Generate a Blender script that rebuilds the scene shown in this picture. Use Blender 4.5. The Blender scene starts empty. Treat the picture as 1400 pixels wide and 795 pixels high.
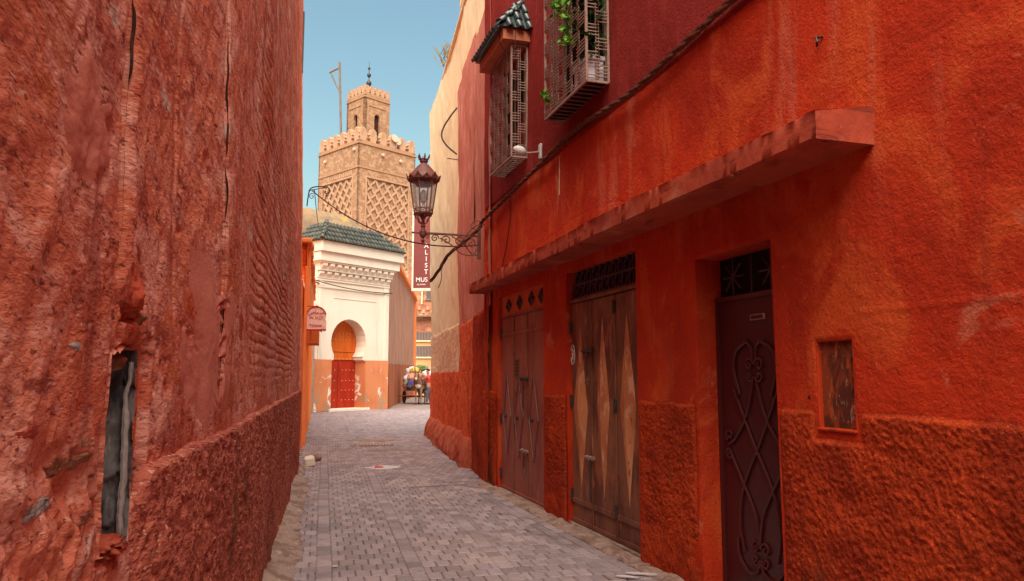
import bpy, bmesh, math, random
import numpy as np
from mathutils import Vector, Matrix
R = math.radians
rnd = random.Random(7)
S = bpy.context.scene
COL = S.collection
# ------------------------------------------------------------------ camera
F_PX, CAM_H = 1050.0, 1.5
PITCH = math.atan((516 - 397.5) / F_PX)
cam = bpy.data.cameras.new('camera')
cam.sensor_width = 36.0
cam.lens = F_PX / 1400 * 36.0
cam.clip_start = 0.05
cam.clip_end = 2000
camo = bpy.data.objects.new('camera', cam)
COL.objects.link(camo)
camo.location = (0, 0, CAM_H)
camo.rotation_euler = (math.pi / 2 + PITCH, 0, 0)
S.camera = camo
# ------------------------------------------------------------------ sky, sun, exposure
SUN_EL, SUN_AZ = R(56), R(182)          # azimuth clockwise from +Y (the way the alley runs)
w = bpy.data.worlds.new('World'); S.world = w; w.use_nodes = True
nt = w.node_tree; nt.nodes.clear()
sky = nt.nodes.new('ShaderNodeTexSky'); sky.sky_type = 'NISHITA'; sky.sun_disc = False
sky.sun_elevation = SUN_EL; sky.sun_rotation = SUN_AZ
sky.air_density = 1.6; sky.dust_density = 2.6; sky.ozone_density = 0.6; sky.altitude = 200
tint = nt.nodes.new('ShaderNodeMix'); tint.data_type = 'RGBA'; tint.blend_type = 'MULTIPLY'
tint.inputs[0].default_value = 1.0; tint.inputs[7].default_value = (0.76, 0.89, 0.80, 1)
bg = nt.nodes.new('ShaderNodeBackground'); bg.inputs[1].default_value = 0.078
out = nt.nodes.new('ShaderNodeOutputWorld')
nt.links.new(sky.outputs[0], tint.inputs[6]); nt.links.new(tint.outputs[2], bg.inputs[0]); nt.links.new(bg.outputs[0], out.inputs[0])
sl = bpy.data.lights.new('sun', 'SUN'); sl.energy = 3.4; sl.angle = R(70); sl.color = (1.0, 0.88, 0.72)
so = bpy.data.objects.new('sun', sl); COL.objects.link(so)
sd = Vector((math.sin(SUN_AZ) * math.cos(SUN_EL), math.cos(SUN_AZ) * math.cos(SUN_EL), math.sin(SUN_EL)))
so.rotation_euler = sd.to_track_quat('Z', 'Y').to_euler()
S.view_settings.view_transform = 'Standard'; S.view_settings.look = 'None'
S.view_settings.exposure = 1.42; S.view_settings.gamma = 1.0
S.cycles.max_bounces = 8; S.cycles.diffuse_bounces = 6

# ------------------------------------------------------------------ numpy noise
def _h(ix, iy, seed):
    n = (ix.astype(np.int64) * 374761393 + iy.astype(np.int64) * 668265263 + seed * 1442695041) & 0xffffffff
    n = ((n ^ (n >> 13)) * 1274126177) & 0xffffffff
    return ((n ^ (n >> 16)) & 0xffff) / 65535.0
def vn(x, y, seed=0):
    ix, iy = np.floor(x), np.floor(y); fx, fy = x - ix, y - iy
    fx = fx * fx * fx * (fx * (fx * 6 - 15) + 10); fy = fy * fy * fy * (fy * (fy * 6 - 15) + 10)
    a, b = _h(ix, iy, seed), _h(ix + 1, iy, seed); c, d = _h(ix, iy + 1, seed), _h(ix + 1, iy + 1, seed)
    return (a + (b - a) * fx) * (1 - fy) + (c + (d - c) * fx) * fy
def fbm(x, y, oct=4, seed=0, g=0.5):
    t, a, n = 0, 1.0, 0
    for k in range(oct):
        t = t + a * (vn(x, y, seed + k * 17) - 0.5); n += a; a *= g; x, y = x * 2.03 + 5.1, y * 2.03 + 1.7
    return t / n * 2
def sstep(a, b, x):
    t = np.clip((x - a) / (b - a), 0, 1); return t * t * (3 - 2 * t)
def bump1(x, c, w): return np.exp(-((x - c) / w) ** 2)

# ------------------------------------------------------------------ materials
def newmat(name):
    m = bpy.data.materials.new(name); m.use_nodes = True
    return m, m.node_tree, m.node_tree.nodes['Principled BSDF']
def _noise(nt, co, sc, detail=5, rough=0.55, dist=0.0, off=0.0):
    mp = nt.nodes.new('ShaderNodeMapping')
    mp.inputs['Scale'].default_value = sc if isinstance(sc, tuple) else (sc, sc, sc)
    mp.inputs['Location'].default_value = (off, off * 1.7, off * .3)
    nt.links.new(co, mp.inputs[0])
    n = nt.nodes.new('ShaderNodeTexNoise'); n.inputs['Scale'].default_value = 1
    n.inputs['Detail'].default_value = detail; n.inputs['Roughness'].default_value = rough; n.inputs['Distortion'].default_value = dist
    nt.links.new(mp.outputs[0], n.inputs['Vector'])
    return n.outputs[0]
def _range(nt, v, lo, hi):
    r = nt.nodes.new('ShaderNodeMapRange'); r.interpolation_type = 'SMOOTHSTEP'
    r.inputs['From Min'].default_value = lo; r.inputs['From Max'].default_value = hi
    nt.links.new(v, r.inputs['Value']); return r.outputs[0]
def _mul(nt, a, b):
    m = nt.nodes.new('ShaderNodeMath'); m.operation = 'MULTIPLY'; nt.links.new(a, m.inputs[0])
    if isinstance(b, float): m.inputs[1].default_value = b
    else: nt.links.new(b, m.inputs[1])
    return m.outputs[0]
def plaster(name, base, layers=(), bumps=(), rough=0.95, metal=0.0, spec=0.10, coord='Object', rand=0.0, attr=None):
    """layers: (scale, lo, hi, colour[, opacity[, (z0,z1)[, detail[, distortion]]]]); bumps: (scale, distance, strength[, detail])"""
    m, nt, b = newmat(name)
    tc = nt.nodes.new('ShaderNodeTexCoord'); co = tc.outputs[coord]
    sep = None
    col = nt.nodes.new('ShaderNodeRGB'); col.outputs[0].default_value = (*base, 1); cur = col.outputs[0]
    for i, L in enumerate(layers):
        L = list(L) + [None] * (8 - len(L)); sc, lo, hi, c, op, zr, det, dis = L
        v = _range(nt, _noise(nt, co, sc, 5 if det is None else det, 0.6, dis or 0.0, off=i * 3.7), lo, hi)
        if op is not None and op < 1: v = _mul(nt, v, float(op))
        if zr:
            if sep is None:
                sep = nt.nodes.new('ShaderNodeSeparateXYZ'); nt.links.new(co, sep.inputs[0])
            v = _mul(nt, v, _range(nt, sep.outputs[2], zr[0], zr[1]))
        mx = nt.nodes.new('ShaderNodeMix'); mx.data_type = 'RGBA'
        nt.links.new(v, mx.inputs[0]); nt.links.new(cur, mx.inputs[6]); mx.inputs[7].default_value = (*c, 1); cur = mx.outputs[2]
    if rand or attr:
        src = None
        if rand:
            oi = nt.nodes.new('ShaderNodeObjectInfo'); src = oi.outputs['Random']
        if attr:
            at = nt.nodes.new('ShaderNodeAttribute'); at.attribute_name = attr
            if src is None: src = at.outputs['Fac']
            else:
                ad = nt.nodes.new('ShaderNodeMath'); ad.operation = 'ADD'; nt.links.new(src, ad.inputs[0]); nt.links.new(at.outputs['Fac'], ad.inputs[1])
                fr = nt.nodes.new('ShaderNodeMath'); fr.operation = 'FRACT'; nt.links.new(ad.outputs[0], fr.inputs[0]); src = fr.outputs[0]
        r = nt.nodes.new('ShaderNodeMapRange'); r.inputs['To Min'].default_value = 1 - (rand or .2); r.inputs['To Max'].default_value = 1 + (rand or .2)
        nt.links.new(src, r.inputs['Value'])
        hs = nt.nodes.new('ShaderNodeHueSaturation'); nt.links.new(r.outputs[0], hs.inputs['Value']); nt.links.new(cur, hs.inputs['Color']); cur = hs.outputs[0]
    nt.links.new(cur, b.inputs['Base Color'])
    nrm = None
    for i, L in enumerate(bumps):
        L = list(L) + [None] * (4 - len(L)); sc, dist, st, det = L
        h = _noise(nt, co, sc, 4 if det is None else det, 0.6, off=i * 5.3 + 1)
        bn = nt.nodes.new('ShaderNodeBump'); bn.inputs['Distance'].default_value = dist; bn.inputs['Strength'].default_value = st
        nt.links.new(h, bn.inputs['Height'])
        if nrm: nt.links.new(nrm, bn.inputs['Normal'])
        nrm = bn.outputs[0]
    if nrm: nt.links.new(nrm, b.inputs['Normal'])
    b.inputs['Roughness'].default_value = rough; b.inputs['Metallic'].default_value = metal
    b.inputs['Specular IOR Level'].default_value = spec
    return m
M = {}
M['left'] = plaster('rose_plaster', (.66, .205, .125),
    [((.6, .6, .8), .40, .62, (.54, .13, .075), .9), ((2.2, 2.2, 4), .48, .62, (.74, .36, .28), .8, None, 8, .6), ((4, 4, 9), .52, .66, (.36, .07, .048), .7, None, 8, .5),
     ((8, 8, 22), .56, .66, (.24, .04, .028), .8, None, 7, .5), ((20, 20, 52), .56, .66, (.74, .40, .33), .7, None, 6, .8),
     ((6, 6, .5), .56, .68, (.32, .065, .045), .6), ((1.6, 1.6, 2.4), .63, .68, (.62, .46, .40), .85, None, 10, 1.8), ((34, 34, 80), .58, .66, (.16, .03, .02), .8), ((1.3, 1.3, 3.1), .60, .66, (.50, .13, .05), .7, None, 6, .8)],
    [((34, 34, 74), .007, 1.0), ((6, 6, 12), .014, .9), ((90, 90, 160), .0015, .8)], .88)
M['left_dado'] = plaster('rough_red_render', (.50, .14, .092),
    [((1.2, 1.2, 1.6), .42, .60, (.40, .10, .07), .9), ((28, 28, 62), .49, .60, (.20, .03, .02), .85), ((40, 40, 85), .57, .66, (.76, .42, .34), .85),
     ((2, 2, 1.2), .54, .68, (.17, .075, .04), .75, None, 6), ((9, 9, 9), .58, .68, (.08, .045, .035), .75, (1.1, .1), 7, .5)],
    [((26, 26, 50), .014, 1.0), ((70, 70, 120), .006, 1.0)], .95)
M['right_low'] = plaster('orange_red_plaster', (.54, .042, .012),
    [((.5, .5, .6), .42, .60, (.38, .028, .011), .9), ((1.6, 1.6, 1.1), .50, .66, (.62, .095, .024), .75, None, 7, .9), ((4, 4, .45), .52, .70, (.56, .15, .09), .55, (1.9, 3.0), 6, .3),
     ((7, 7, .6), .56, .72, (.30, .028, .014), .6, None, 6), (34, .58, .70, (.30, .022, .009), .65), (60, .60, .70, (.68, .16, .07), .45), ((1.8, 1.8, 1.4), .62, .70, (.60, .20, .12), .6, None, 9, 1.2), ((3, 3, 2.2), .60, .66, (.20, .025, .014), .55, (1.2, 0.2), 9, 1.4)],
    [(52, .009, 1.0), (130, .003, 1.0), (5, .02, .5)], .85)
M['right_up'] = plaster('maroon_plaster', (.27, .028, .022),
    [((1, 1, .6), .42, .62, (.19, .016, .015), .9), ((8, 8, .9), .54, .72, (.38, .06, .05), .6), (30, .60, .72, (.36, .08, .06), .5), (60, .6, .7, (.13, .012, .01), .6)],
    [(44, .008, 1.0), (110, .003, .9)], .9)
M['right_dado'] = plaster('rough_orange_render', (.52, .060, .016),
    [((1.5, 1.5, 1.2), .42, .60, (.32, .034, .012), .9), (62, .48, .58, (.28, .026, .010), .6), (95, .60, .70, (.70, .17, .06), .75),
     ((3, 3, 1.2), .50, .64, (.12, .035, .018), .8, (1.15, 0.0), 7), ((1.4, 1.4, 1.4), .60, .66, (.34, .17, .08), .5, (.9, 0.0), 9, 1.0)],
    [(80, .010, 1.0), (170, .004, 1.0)], .93)
M['far_dado'] = plaster('bright_red_render', (.74, .14, .05),
    [((4, 4, .4), .52, .68, (.48, .07, .028), .7), (30, .52, .64, (.30, .03, .015), .7), (45, .62, .74, (.68, .2, .1), .6)],
    [(24, .012, .9), (60, .004, .8)], .93)
M['ledge'] = plaster('dusty_red_concrete', (.44, .075, .040),
    [((2, 2, 2), .45, .62, (.29, .048, .03), .8), ((3, 3, 9), .58, .68, (.17, .03, .02), .8, None, 8, 1), (26, .60, .70, (.50, .16, .11), .5), ((1.5, 1.5, 1.5), .56, .68, (.50, .19, .12), .6, None, 8, 1)],
    [(30, .006, .6), (90, .002, .6)], .9)
M['yellow'] = plaster('cream_plaster', (.88, .72, .46),
    [((1.4, 1.4, .5), .45, .66, (.82, .63, .38), .8), ((7, 7, 3), .58, .70, (.62, .44, .27), .6, None, 6, 1.0), ((16, 16, 5), .64, .74, (.36, .22, .12), .7)],
    [((7, 7, 3), .02, .6), (45, .004, .6)], .92)
M['yellow_dado'] = plaster('sandy_roughcast', (.80, .55, .36), [(28, .5, .64, (.42, .24, .14), .8), (40, .62, .74, (.78, .62, .44), .6)], [(22, .014, .9), (60, .004, .7)], .95)
M['pink'] = plaster('faded_pink_plaster', (.58, .21, .155),
    [((2, 2, .6), .45, .62, (.46, .14, .10), .8), ((6, 6, 1.5), .56, .68, (.72, .42, .35), .7, None, 6, .6), ((14, 14, 2), .62, .72, (.24, .07, .05), .6)],
    [((8, 8, 3), .016, .7), (60, .004, .6)], .92)
M['orange'] = plaster('apricot_orange_plaster', (.86, .25, .08),
    [((2, 2, .5), .45, .62, (.76, .19, .055), .8), ((12, 12, .6), .60, .72, (.34, .05, .02), .7), ((6, 6, 2), .62, .7, (.76, .33, .16), .6)],
    [((10, 10, 3), .02, .7), (60, .004, .6)], .9)
M['salmon'] = plaster('smooth_salmon_coat', (.62, .225, .165), [((1.5, 1.5, .7), .42, .62, (.55, .17, .12), .8, None, 6), ((9, 9, 1.2), .55, .68, (.70, .31, .25), .6, None, 6), ((3, 3, 6), .62, .68, (.44, .10, .07), .7, None, 9, 1.0)], [((30, 30, 60), .0025, .8), ((5, 5, 10), .006, .6)], .9)
M['orange_patch'] = plaster('orange_brick_wash', (.56, .12, .05), [((4, 4, 8), .45, .62, (.42, .07, .03), .8, None, 7), ((20, 20, 40), .60, .68, (.12, .03, .02), .8)], [((30, 30, 60), .004, .8)], .9)
M['rough_brick'] = plaster('brown_rubble', (.30, .14, .085), [(9, .45, .6, (.18, .06, .035), .9), (20, .6, .7, (.5, .3, .2), .7)], [(14, .03, .9)], .95)
M['grey_hole'] = plaster('grey_rotten_masonry', (.17, .15, .15), [((20, 20, 7), .46, .60, (.06, .05, .055), .9), ((30, 30, 9), .60, .7, (.34, .30, .28), .8)], [((40, 40, 14), .008, 1.0)], .9)
M['grey_strip'] = plaster('grey_mortar', (.34, .30, .28), [((40, 40, 12), .48, .6, (.18, .15, .14), .9)], [((60, 60, 30), .005, 1.0)], .9)
M['crack_shade'] = plaster('dark_crack_shade', (.05, .02, .016), [(40, .5, .7, (.12, .05, .04), .8)], [], 1.0)
M['white'] = plaster('whitewash', (.76, .64, .53), [((.8, .8, .5), .45, .65, (.72, .57, .45), .8), ((1.6, 1.6, .5), .58, .68, (.60, .47, .36), .5, None, 8, 1), ((5, 5, 1.2), .60, .74, (.70, .54, .42), .5)], [((4, 4, 3), .02, .4), (30, .004, .4)], .85)
M['gate_dado'] = plaster('salmon_wash', (.62, .22, .10), [((1.2, 1.2, .8), .45, .62, (.55, .17, .075), .8), ((2.2, 2.2, 2.2), .595, .625, (.84, .74, .66), .95, (2.0, .8), 8, .5),
    ((1.7, 1.7, 1.3), .54, .62, (.34, .25, .16), .75, (1.1, .2), 8)], [(20, .006, .6)], .9)
M['flank'] = plaster('brown_pink_wash', (.50, .25, .17), [((1.0, 1.0, .6), .42, .62, (.42, .18, .11), .8)], [(8, .01, .4)], .9)
M['flank_dado'] = plaster('terracotta_wash', (.46, .13, .06), [((1.0, 1.0, .6), .42, .62, (.36, .10, .05), .8)], [(8, .01, .4)], .9)
M['tower'] = plaster('ochre_rubble_stone', (.37, .20, .115), [((.5, .5, .3), .42, .62, (.32, .16, .09), .8), ((2.6, 2.6, 3.4), .48, .56, (.50, .30, .19), .7, None, 3), ((5, 5, 7), .55, .62, (.30, .13, .07), .7, None, 3),
    ((4, 4, 5), .60, .68, (.26, .13, .07), .7), ((1, 1, .2), .60, .74, (.30, .15, .085), .6)], [((3, 3, 4.4), .06, .7), (12, .02, .5)], .95)
M['tower_trim'] = plaster('ochre_plaster', (.41, .22, .13), [((1, 1, .6), .45, .62, (.45, .23, .12), .8), (7, .62, .7, (.32, .16, .09), .6)], [(6, .03, .5)], .95)
M['tower_light'] = plaster('pale_ochre_stone', (.49, .285, .18), [((1, 1, .6), .45, .62, (.40, .215, .13), .7), ((3, 3, 3), .56, .66, (.36, .17, .10), .6)], [(6, .03, .4)], .95)
M['mud'] = plaster('mud_roof', (.34, .23, .14), [((.8, .8, 2), .48, .58, (.25, .17, .12), .8), ((.7, .7, 1), .60, .66, (.66, .34, .09), .8)], [(9, .03, .7)], .95)
M['tile'] = plaster('green_glazed_tile', (.045, .050, .043), [(9, .50, .68, (.12, .105, .08), .8), (22, .6, .7, (.04, .05, .045), .7)], [(30, .004, .4)], .6, spec=.35, rand=.35)
M['tile_dark'] = plaster('dark_glazed_tile', (.035, .055, .060), [(9, .48, .66, (.07, .09, .09), .8), (26, .66, .74, (.18, .15, .12), .6)], [(30, .004, .4)], .30, spec=.7, rand=.3)
M['hood_wood'] = plaster('salmon_painted_board', (.52, .18, .10), [(6, .5, .66, (.42, .12, .07), .8)], [(30, .003, .4)], .7)
M['iron_red'] = plaster('red_brown_painted_iron', (.17, .052, .042), [(30, .5, .66, (.24, .09, .07), .8)], [(90, .001, .4)], .55, spec=.5)
M['iron_rust'] = plaster('rusty_iron', (.17, .075, .055), [(35, .48, .62, (.30, .15, .11), .8), (60, .6, .7, (.06, .03, .025), .8)], [(90, .002, .5)], .7)
M['iron_grey'] = plaster('grey_brown_rod', (.34, .20, .165), [(50, .5, .64, (.14, .075, .06), .7)], [(90, .001, .4)], .6, spec=.5)
M['iron_black'] = plaster('dark_iron', (.035, .022, .022), [(50, .5, .64, (.08, .045, .035), .7)], [(90, .001, .4)], .55, spec=.5)
M['door_metal'] = plaster('brown_painted_sheet_metal', (.23, .092, .052), [((3, 3, 1.5), .45, .62, (.12, .036, .028), .85), ((5, 5, 2.2), .54, .64, (.34, .11, .05), .75, None, 8, 1.2), ((14, 14, 3.5), .58, .68, (.42, .19, .13), .6, None, 6), ((25, 25, 9), .63, .72, (.06, .025, .02), .7)],
    [((30, 30, 10), .002, .6), (5, .008, .6)], .6, spec=.25)
M['door_metal_pink'] = plaster('faded_red_sheet_metal', (.34, .105, .078), [((3, 3, 1.5), .45, .62, (.26, .065, .052), .85), ((12, 12, 2.5), .56, .68, (.42, .16, .13), .7, None, 6), ((25, 25, 9), .63, .72, (.10, .04, .03), .7)],
    [((30, 30, 10), .002, .6), (5, .008, .6)], .6, spec=.25)
M['kite'] = plaster('rusty_orange_pyramid_plate', (.60, .25, .11), [((4, 4, 2), .42, .60, (.42, .13, .06), .9), ((12, 12, 5), .52, .64, (.66, .36, .24), .75, None, 6), ((30, 30, 14), .62, .72, (.12, .05, .035), .8)],
    [((30, 30, 12), .003, .7)], .6)
M['door_dark'] = plaster('oxblood_sheet_metal', (.060, .008, .010), [((3, 3, 1.5), .45, .62, (.06, .008, .012), .85), ((14, 14, 3), .6, .7, (.13, .03, .025), .6)], [(30, .002, .4)], .4, spec=.5)
M['door_dark_iron'] = plaster('oxblood_iron', (.075, .011, .012), [(30, .5, .66, (.07, .01, .01), .8)], [], .38, spec=.6)
M['board'] = plaster('orange_board', (.60, .13, .055), [((5, 5, 5), .5, .66, (.48, .08, .03), .8), (26, .62, .7, (.25, .06, .03), .7)], [(30, .002, .4)], .7)
M['lattice_purple'] = plaster('dull_purple_iron', (.055, .020, .035), [(25, .5, .64, (.12, .04, .03), .7)], [(60, .001, .3)], .6, spec=.4)
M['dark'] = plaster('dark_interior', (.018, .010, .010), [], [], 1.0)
M['hatch'] = plaster('scratched_burnt_board', (.28, .055, .022), [((8, 8, 4), .44, .56, (.10, .028, .018), .95, None, 8, .8), ((14, 14, 7), .55, .63, (.44, .10, .03), .8), ((26, 26, 9), .60, .66, (.50, .32, .26), .6, None, 8, 2.0)],
    [((40, 40, 20), .004, .8)], .7)
M['hatch_frame'] = plaster('orange_brown_frame', (.48, .045, .012), [(14, .5, .62, (.22, .03, .012), .8)], [(40, .003, .5)], .8)
M['gate_door_low'] = plaster('deep_red_boards', (.38, .030, .012), [((5, 5, 1), .45, .62, (.30, .022, .01), .8)], [((20, 20, 3), .004, .5)], .6)
M['gate_door_up'] = plaster('amber_boards', (.60, .12, .018), [((5, 5, 1), .45, .62, (.50, .09, .015), .8)], [((20, 20, 3), .004, .5)], .6)
M['stud'] = plaster('pale_iron_stud', (.62, .40, .30), [], [], .5)
M['paving'] = plaster('mauve_concrete_paver', (.30, .235, .25), [((2.2, 2.2, 2.2), .42, .62, (.24, .185, .20), .8), (1.0, .52, .68, (.38, .275, .26), .6), ((.8, .8, .8), .58, .66, (.16, .12, .13), .5, None, 8, 1.0), (70, .5, .66, (.42, .33, .32), .5), (25, .58, .68, (.14, .095, .10), .7)],
    [(90, .002, .6), (16, .004, .4)], .62, spec=.4, rand=.24, attr='tint')
M['kerb'] = plaster('crumbling_mortar', (.33, .225, .19), [((5, 5, 5), .45, .6, (.21, .125, .10), .9), ((20, 20, 20), .56, .68, (.47, .35, .30), .7), (40, .6, .7, (.12, .07, .06), .7)], [((22, 22, 22), .012, .9), (70, .004, .8)], .95)
M['plinth'] = plaster('dusty_red_plinth', (.44, .105, .06), [((3, 3, 3), .45, .6, (.34, .06, .03), .9), ((7, 7, 7), .60, .70, (.50, .26, .20), .6), (30, .6, .7, (.22, .06, .04), .6)], [((10, 10, 10), .03, .7), (50, .006, .8)], .95)
M['cable'] = plaster('dusty_black_cable', (.055, .028, .022), [(30, .5, .64, (.14, .07, .055), .8)], [(80, .002, .5)], .7)
M['cable_brown'] = plaster('twisted_brown_cable', (.12, .05, .035), [(30, .5, .64, (.22, .11, .08), .8)], [(80, .002, .5)], .75)
M['wood_frame'] = plaster('grey_wood', (.22, .16, .12), [((9, 9, 2), .5, .64, (.14, .10, .075), .8)], [((20, 20, 4), .004, .5)], .8)
def flat(name, c, rough=.7, metal=0.0, spec=.3): return plaster(name, c, [(12, .45, .65, tuple(v * .75 for v in c), .6)], [(40, .002, .3)], rough, metal, spec)
M['cream_paint'] = flat('cream_paint', (.80, .66, .42)); M['banner'] = flat('maroon_banner', (.19, .036, .034), .6); M['banner_frame'] = flat('white_banner_frame', (.70, .58, .50), .5)
M['letter'] = flat('white_lettering', (.86, .78, .74), .6); M['sign'] = flat('pale_pink_sign', (.90, .62, .54), .55); M['red_paint'] = flat('red_sign_paint', (.50, .022, .015), .5)
M['plastic_white'] = flat('grey_white_plastic', (.62, .58, .58), .5); M['pot'] = flat('white_pot', (.58, .52, .56), .6)
M['leaf'] = plaster('fresh_green_leaf', (.10, .26, .025), [(20, .45, .62, (.17, .36, .04), .8)], [], .55, rand=.35)
M['leaf_dark'] = plaster('dark_leaf', (.028, .055, .012), [(20, .45, .62, (.045, .08, .02), .8)], [], .6, rand=.35)
M['dry'] = flat('dry_plant', (.28, .22, .12), .9)
M['ochre'] = plaster('ochre_wash', (.66, .38, .17), [((.5, .5, .4), .45, .62, (.58, .30, .12), .8)], [(6, .01, .4)], .9)
M['brick_far'] = plaster('red_brick_wall', (.42, .17, .10), [((2, 2, 4), .48, .58, (.30, .11, .07), .8), ((1, 1, 1), .56, .64, (.55, .33, .2), .8)], [((3, 3, 6), .05, .6)], .9)
M['shutter'] = flat('grey_shutter', (.10, .08, .08), .6)
M['fur'] = plaster('brown_donkey_fur', (.24, .13, .085), [(6, .5, .66, (.17, .09, .06), .7), (30, .5, .7, (.32, .2, .14), .5)], [(60, .004, .5)], .9)
M['fur_pale'] = flat('pale_fur', (.58, .44, .34), .9); M['strap'] = flat('dark_red_strap', (.16, .025, .02), .6)
M['wood'] = plaster('worn_red_brown_wood', (.22, .075, .05), [((9, 9, 9), .5, .64, (.14, .05, .035), .8)], [(20, .004, .5)], .8)
M['rubber'] = flat('black_rubber', (.022, .020, .020), .8); M['skin'] = flat('brown_skin', (.36, .17, .11), .6)
M['shirt'] = flat('red_shirt', (.55, .05, .035), .85); M['trousers'] = flat('grey_blue_trousers', (.09, .085, .11), .85); M['hair'] = flat('black_hair', (.015, .012, .012), .8)
for k, c in dict(bag_white=(.66, .58, .55), bag_yellow=(.62, .44, .10), bag_orange=(.60, .22, .06), bag_green=(.20, .24, .09), bag_blue=(.07, .06, .24), bag_pink=(.58, .26, .22), bag_dark=(.07, .06, .10)).items():
    M[k] = flat(k.replace('bag_', '') + '_cloth', c, .85)
mg, ntg, bgl = newmat('smoky_glass')
bgl.inputs['Base Color'].default_value = (.75, .68, .66, 1); bgl.inputs['Roughness'].default_value = .08
bgl.inputs['Transmission Weight'].default_value = .85; bgl.inputs['IOR'].default_value = 1.1; bgl.inputs['Alpha'].default_value = .55
M['glass'] = mg

# ------------------------------------------------------------------ objects
def tag(o, label=None, cat=None, group=None, kind=None):
    if label: o['label'] = label
    if cat: o['category'] = cat
    if group: o['group'] = group
    if kind: o['kind'] = kind
    return o
def link(name, me, mat=None, parent=None, smooth=True):
    o = bpy.data.objects.new(name, me); COL.objects.link(o)
    if mat is not None: me.materials.append(mat)
    if smooth is True: me.shade_smooth()
    if parent: o.parent = parent
    return o
def empty(name, loc=(0, 0, 0), rz=0.0, label=None, cat=None, group=None):
    o = bpy.data.objects.new(name, None); COL.objects.link(o); o.location = loc; o.rotation_euler = (0, 0, rz); o.empty_display_size = .2
    return tag(o, label, cat, group)
def wall_frame(name, A, B, z=0.0, **k):
    """an Empty at A; local x runs along the wall to B, local y points out of the wall into the street"""
    return empty(name, (A[0], A[1], z), math.atan2(B[1] - A[1], B[0] - A[0]), **k)
def copy_obj(o, parent=None, **k):
    c = o.copy(); COL.objects.link(c)
    if parent: c.parent = parent
    for a, v in k.items(): setattr(c, a, v)
    return c
def pyd(name, V, Fc, mat, parent=None, smooth=False, kind=None, label=None):
    me = bpy.data.meshes.new(name); me.from_pydata([tuple(v) for v in V], [], Fc); me.update()
    o = link(name, me, mat, parent, smooth)
    if kind: o['kind'] = kind
    if label: o['label'] = label
    return o
def grid_mesh(name, X, Y, Z, mask=None, mat=None, parent=None, extra=None, smooth=True, flip=False):
    """X,Y,Z arrays (nz, ns); mask of kept faces (nz-1, ns-1); extra = (depth list) extrusions of the holes' edges"""
    nz, ns = X.shape
    idx = np.arange(nz * ns).reshape(nz, ns)
    q = np.stack([idx[:-1, :-1], idx[1:, :-1], idx[1:, 1:], idx[:-1, 1:]], -1)
    if flip: q = q[..., ::-1]
    if mask is not None: qk = q[mask]
    else: qk = q.reshape(-1, 4)
    co = np.stack([X, Y, Z], -1).reshape(-1, 3)
    quads = [qk.reshape(-1, 4)]
    if extra:
        for (j0, j1, i0, i1, depth) in extra:   # rows j (z), columns i (s)
            ring = [(j0, i) for i in range(i0, i1)] + [(j, i1) for j in range(j0, j1)] + [(j1, i) for i in range(i1, i0, -1)] + [(j, i0) for j in range(j1, j0, -1)]
            ring = [r for r in ring]
            src = np.array([idx[r] for r in ring]); base = len(co)
            nv = co[src].copy(); nv[:, 1] = -depth
            co = np.vstack([co, nv]); n = len(src)
            nb = np.arange(base, base + n)
            f = np.stack([src, np.roll(src, -1), np.roll(nb, -1), nb], -1)
            quads.append(f[:, ::-1] if not flip else f)
    Q = np.vstack(quads)
    used = np.zeros(len(co), bool); used[Q.ravel()] = True
    remap = np.cumsum(used) - 1; co = co[used]; Q = remap[Q]
    me = bpy.data.meshes.new(name)
    me.vertices.add(len(co)); me.vertices.foreach_set('co', co.astype(np.float32).ravel())
    me.loops.add(Q.size); me.loops.foreach_set('vertex_index', Q.astype(np.int32).ravel())
    me.polygons.add(len(Q)); me.polygons.foreach_set('loop_start', np.arange(0, Q.size, 4, dtype=np.int32))
    me.update(calc_edges=True); me.validate()
    o = link(name, me, mat, parent, smooth)
    if smooth and extra:
        try: me.set_sharp_from_angle(angle=R(60))
        except Exception: pass
    return o
def lines(segs, snaps=()):
    """segs: [(a, b, step), ...] -> sorted grid lines including the snap values"""
    v = []
    for a, b, st in segs: v += list(np.linspace(a, b, max(2, int(round((b - a) / st)) + 1)))
    v = np.array(sorted(v)); keep = [v[0]]
    for x in v[1:]:
        if x - keep[-1] > 1e-4: keep.append(x)
    v = np.array(keep)
    for s in snaps:
        k = int(np.argmin(abs(v - s)))
        if abs(v[k] - s) < 1e-9: continue
        if 0 < k < len(v) - 1: v[k] = s
    return v
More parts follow.
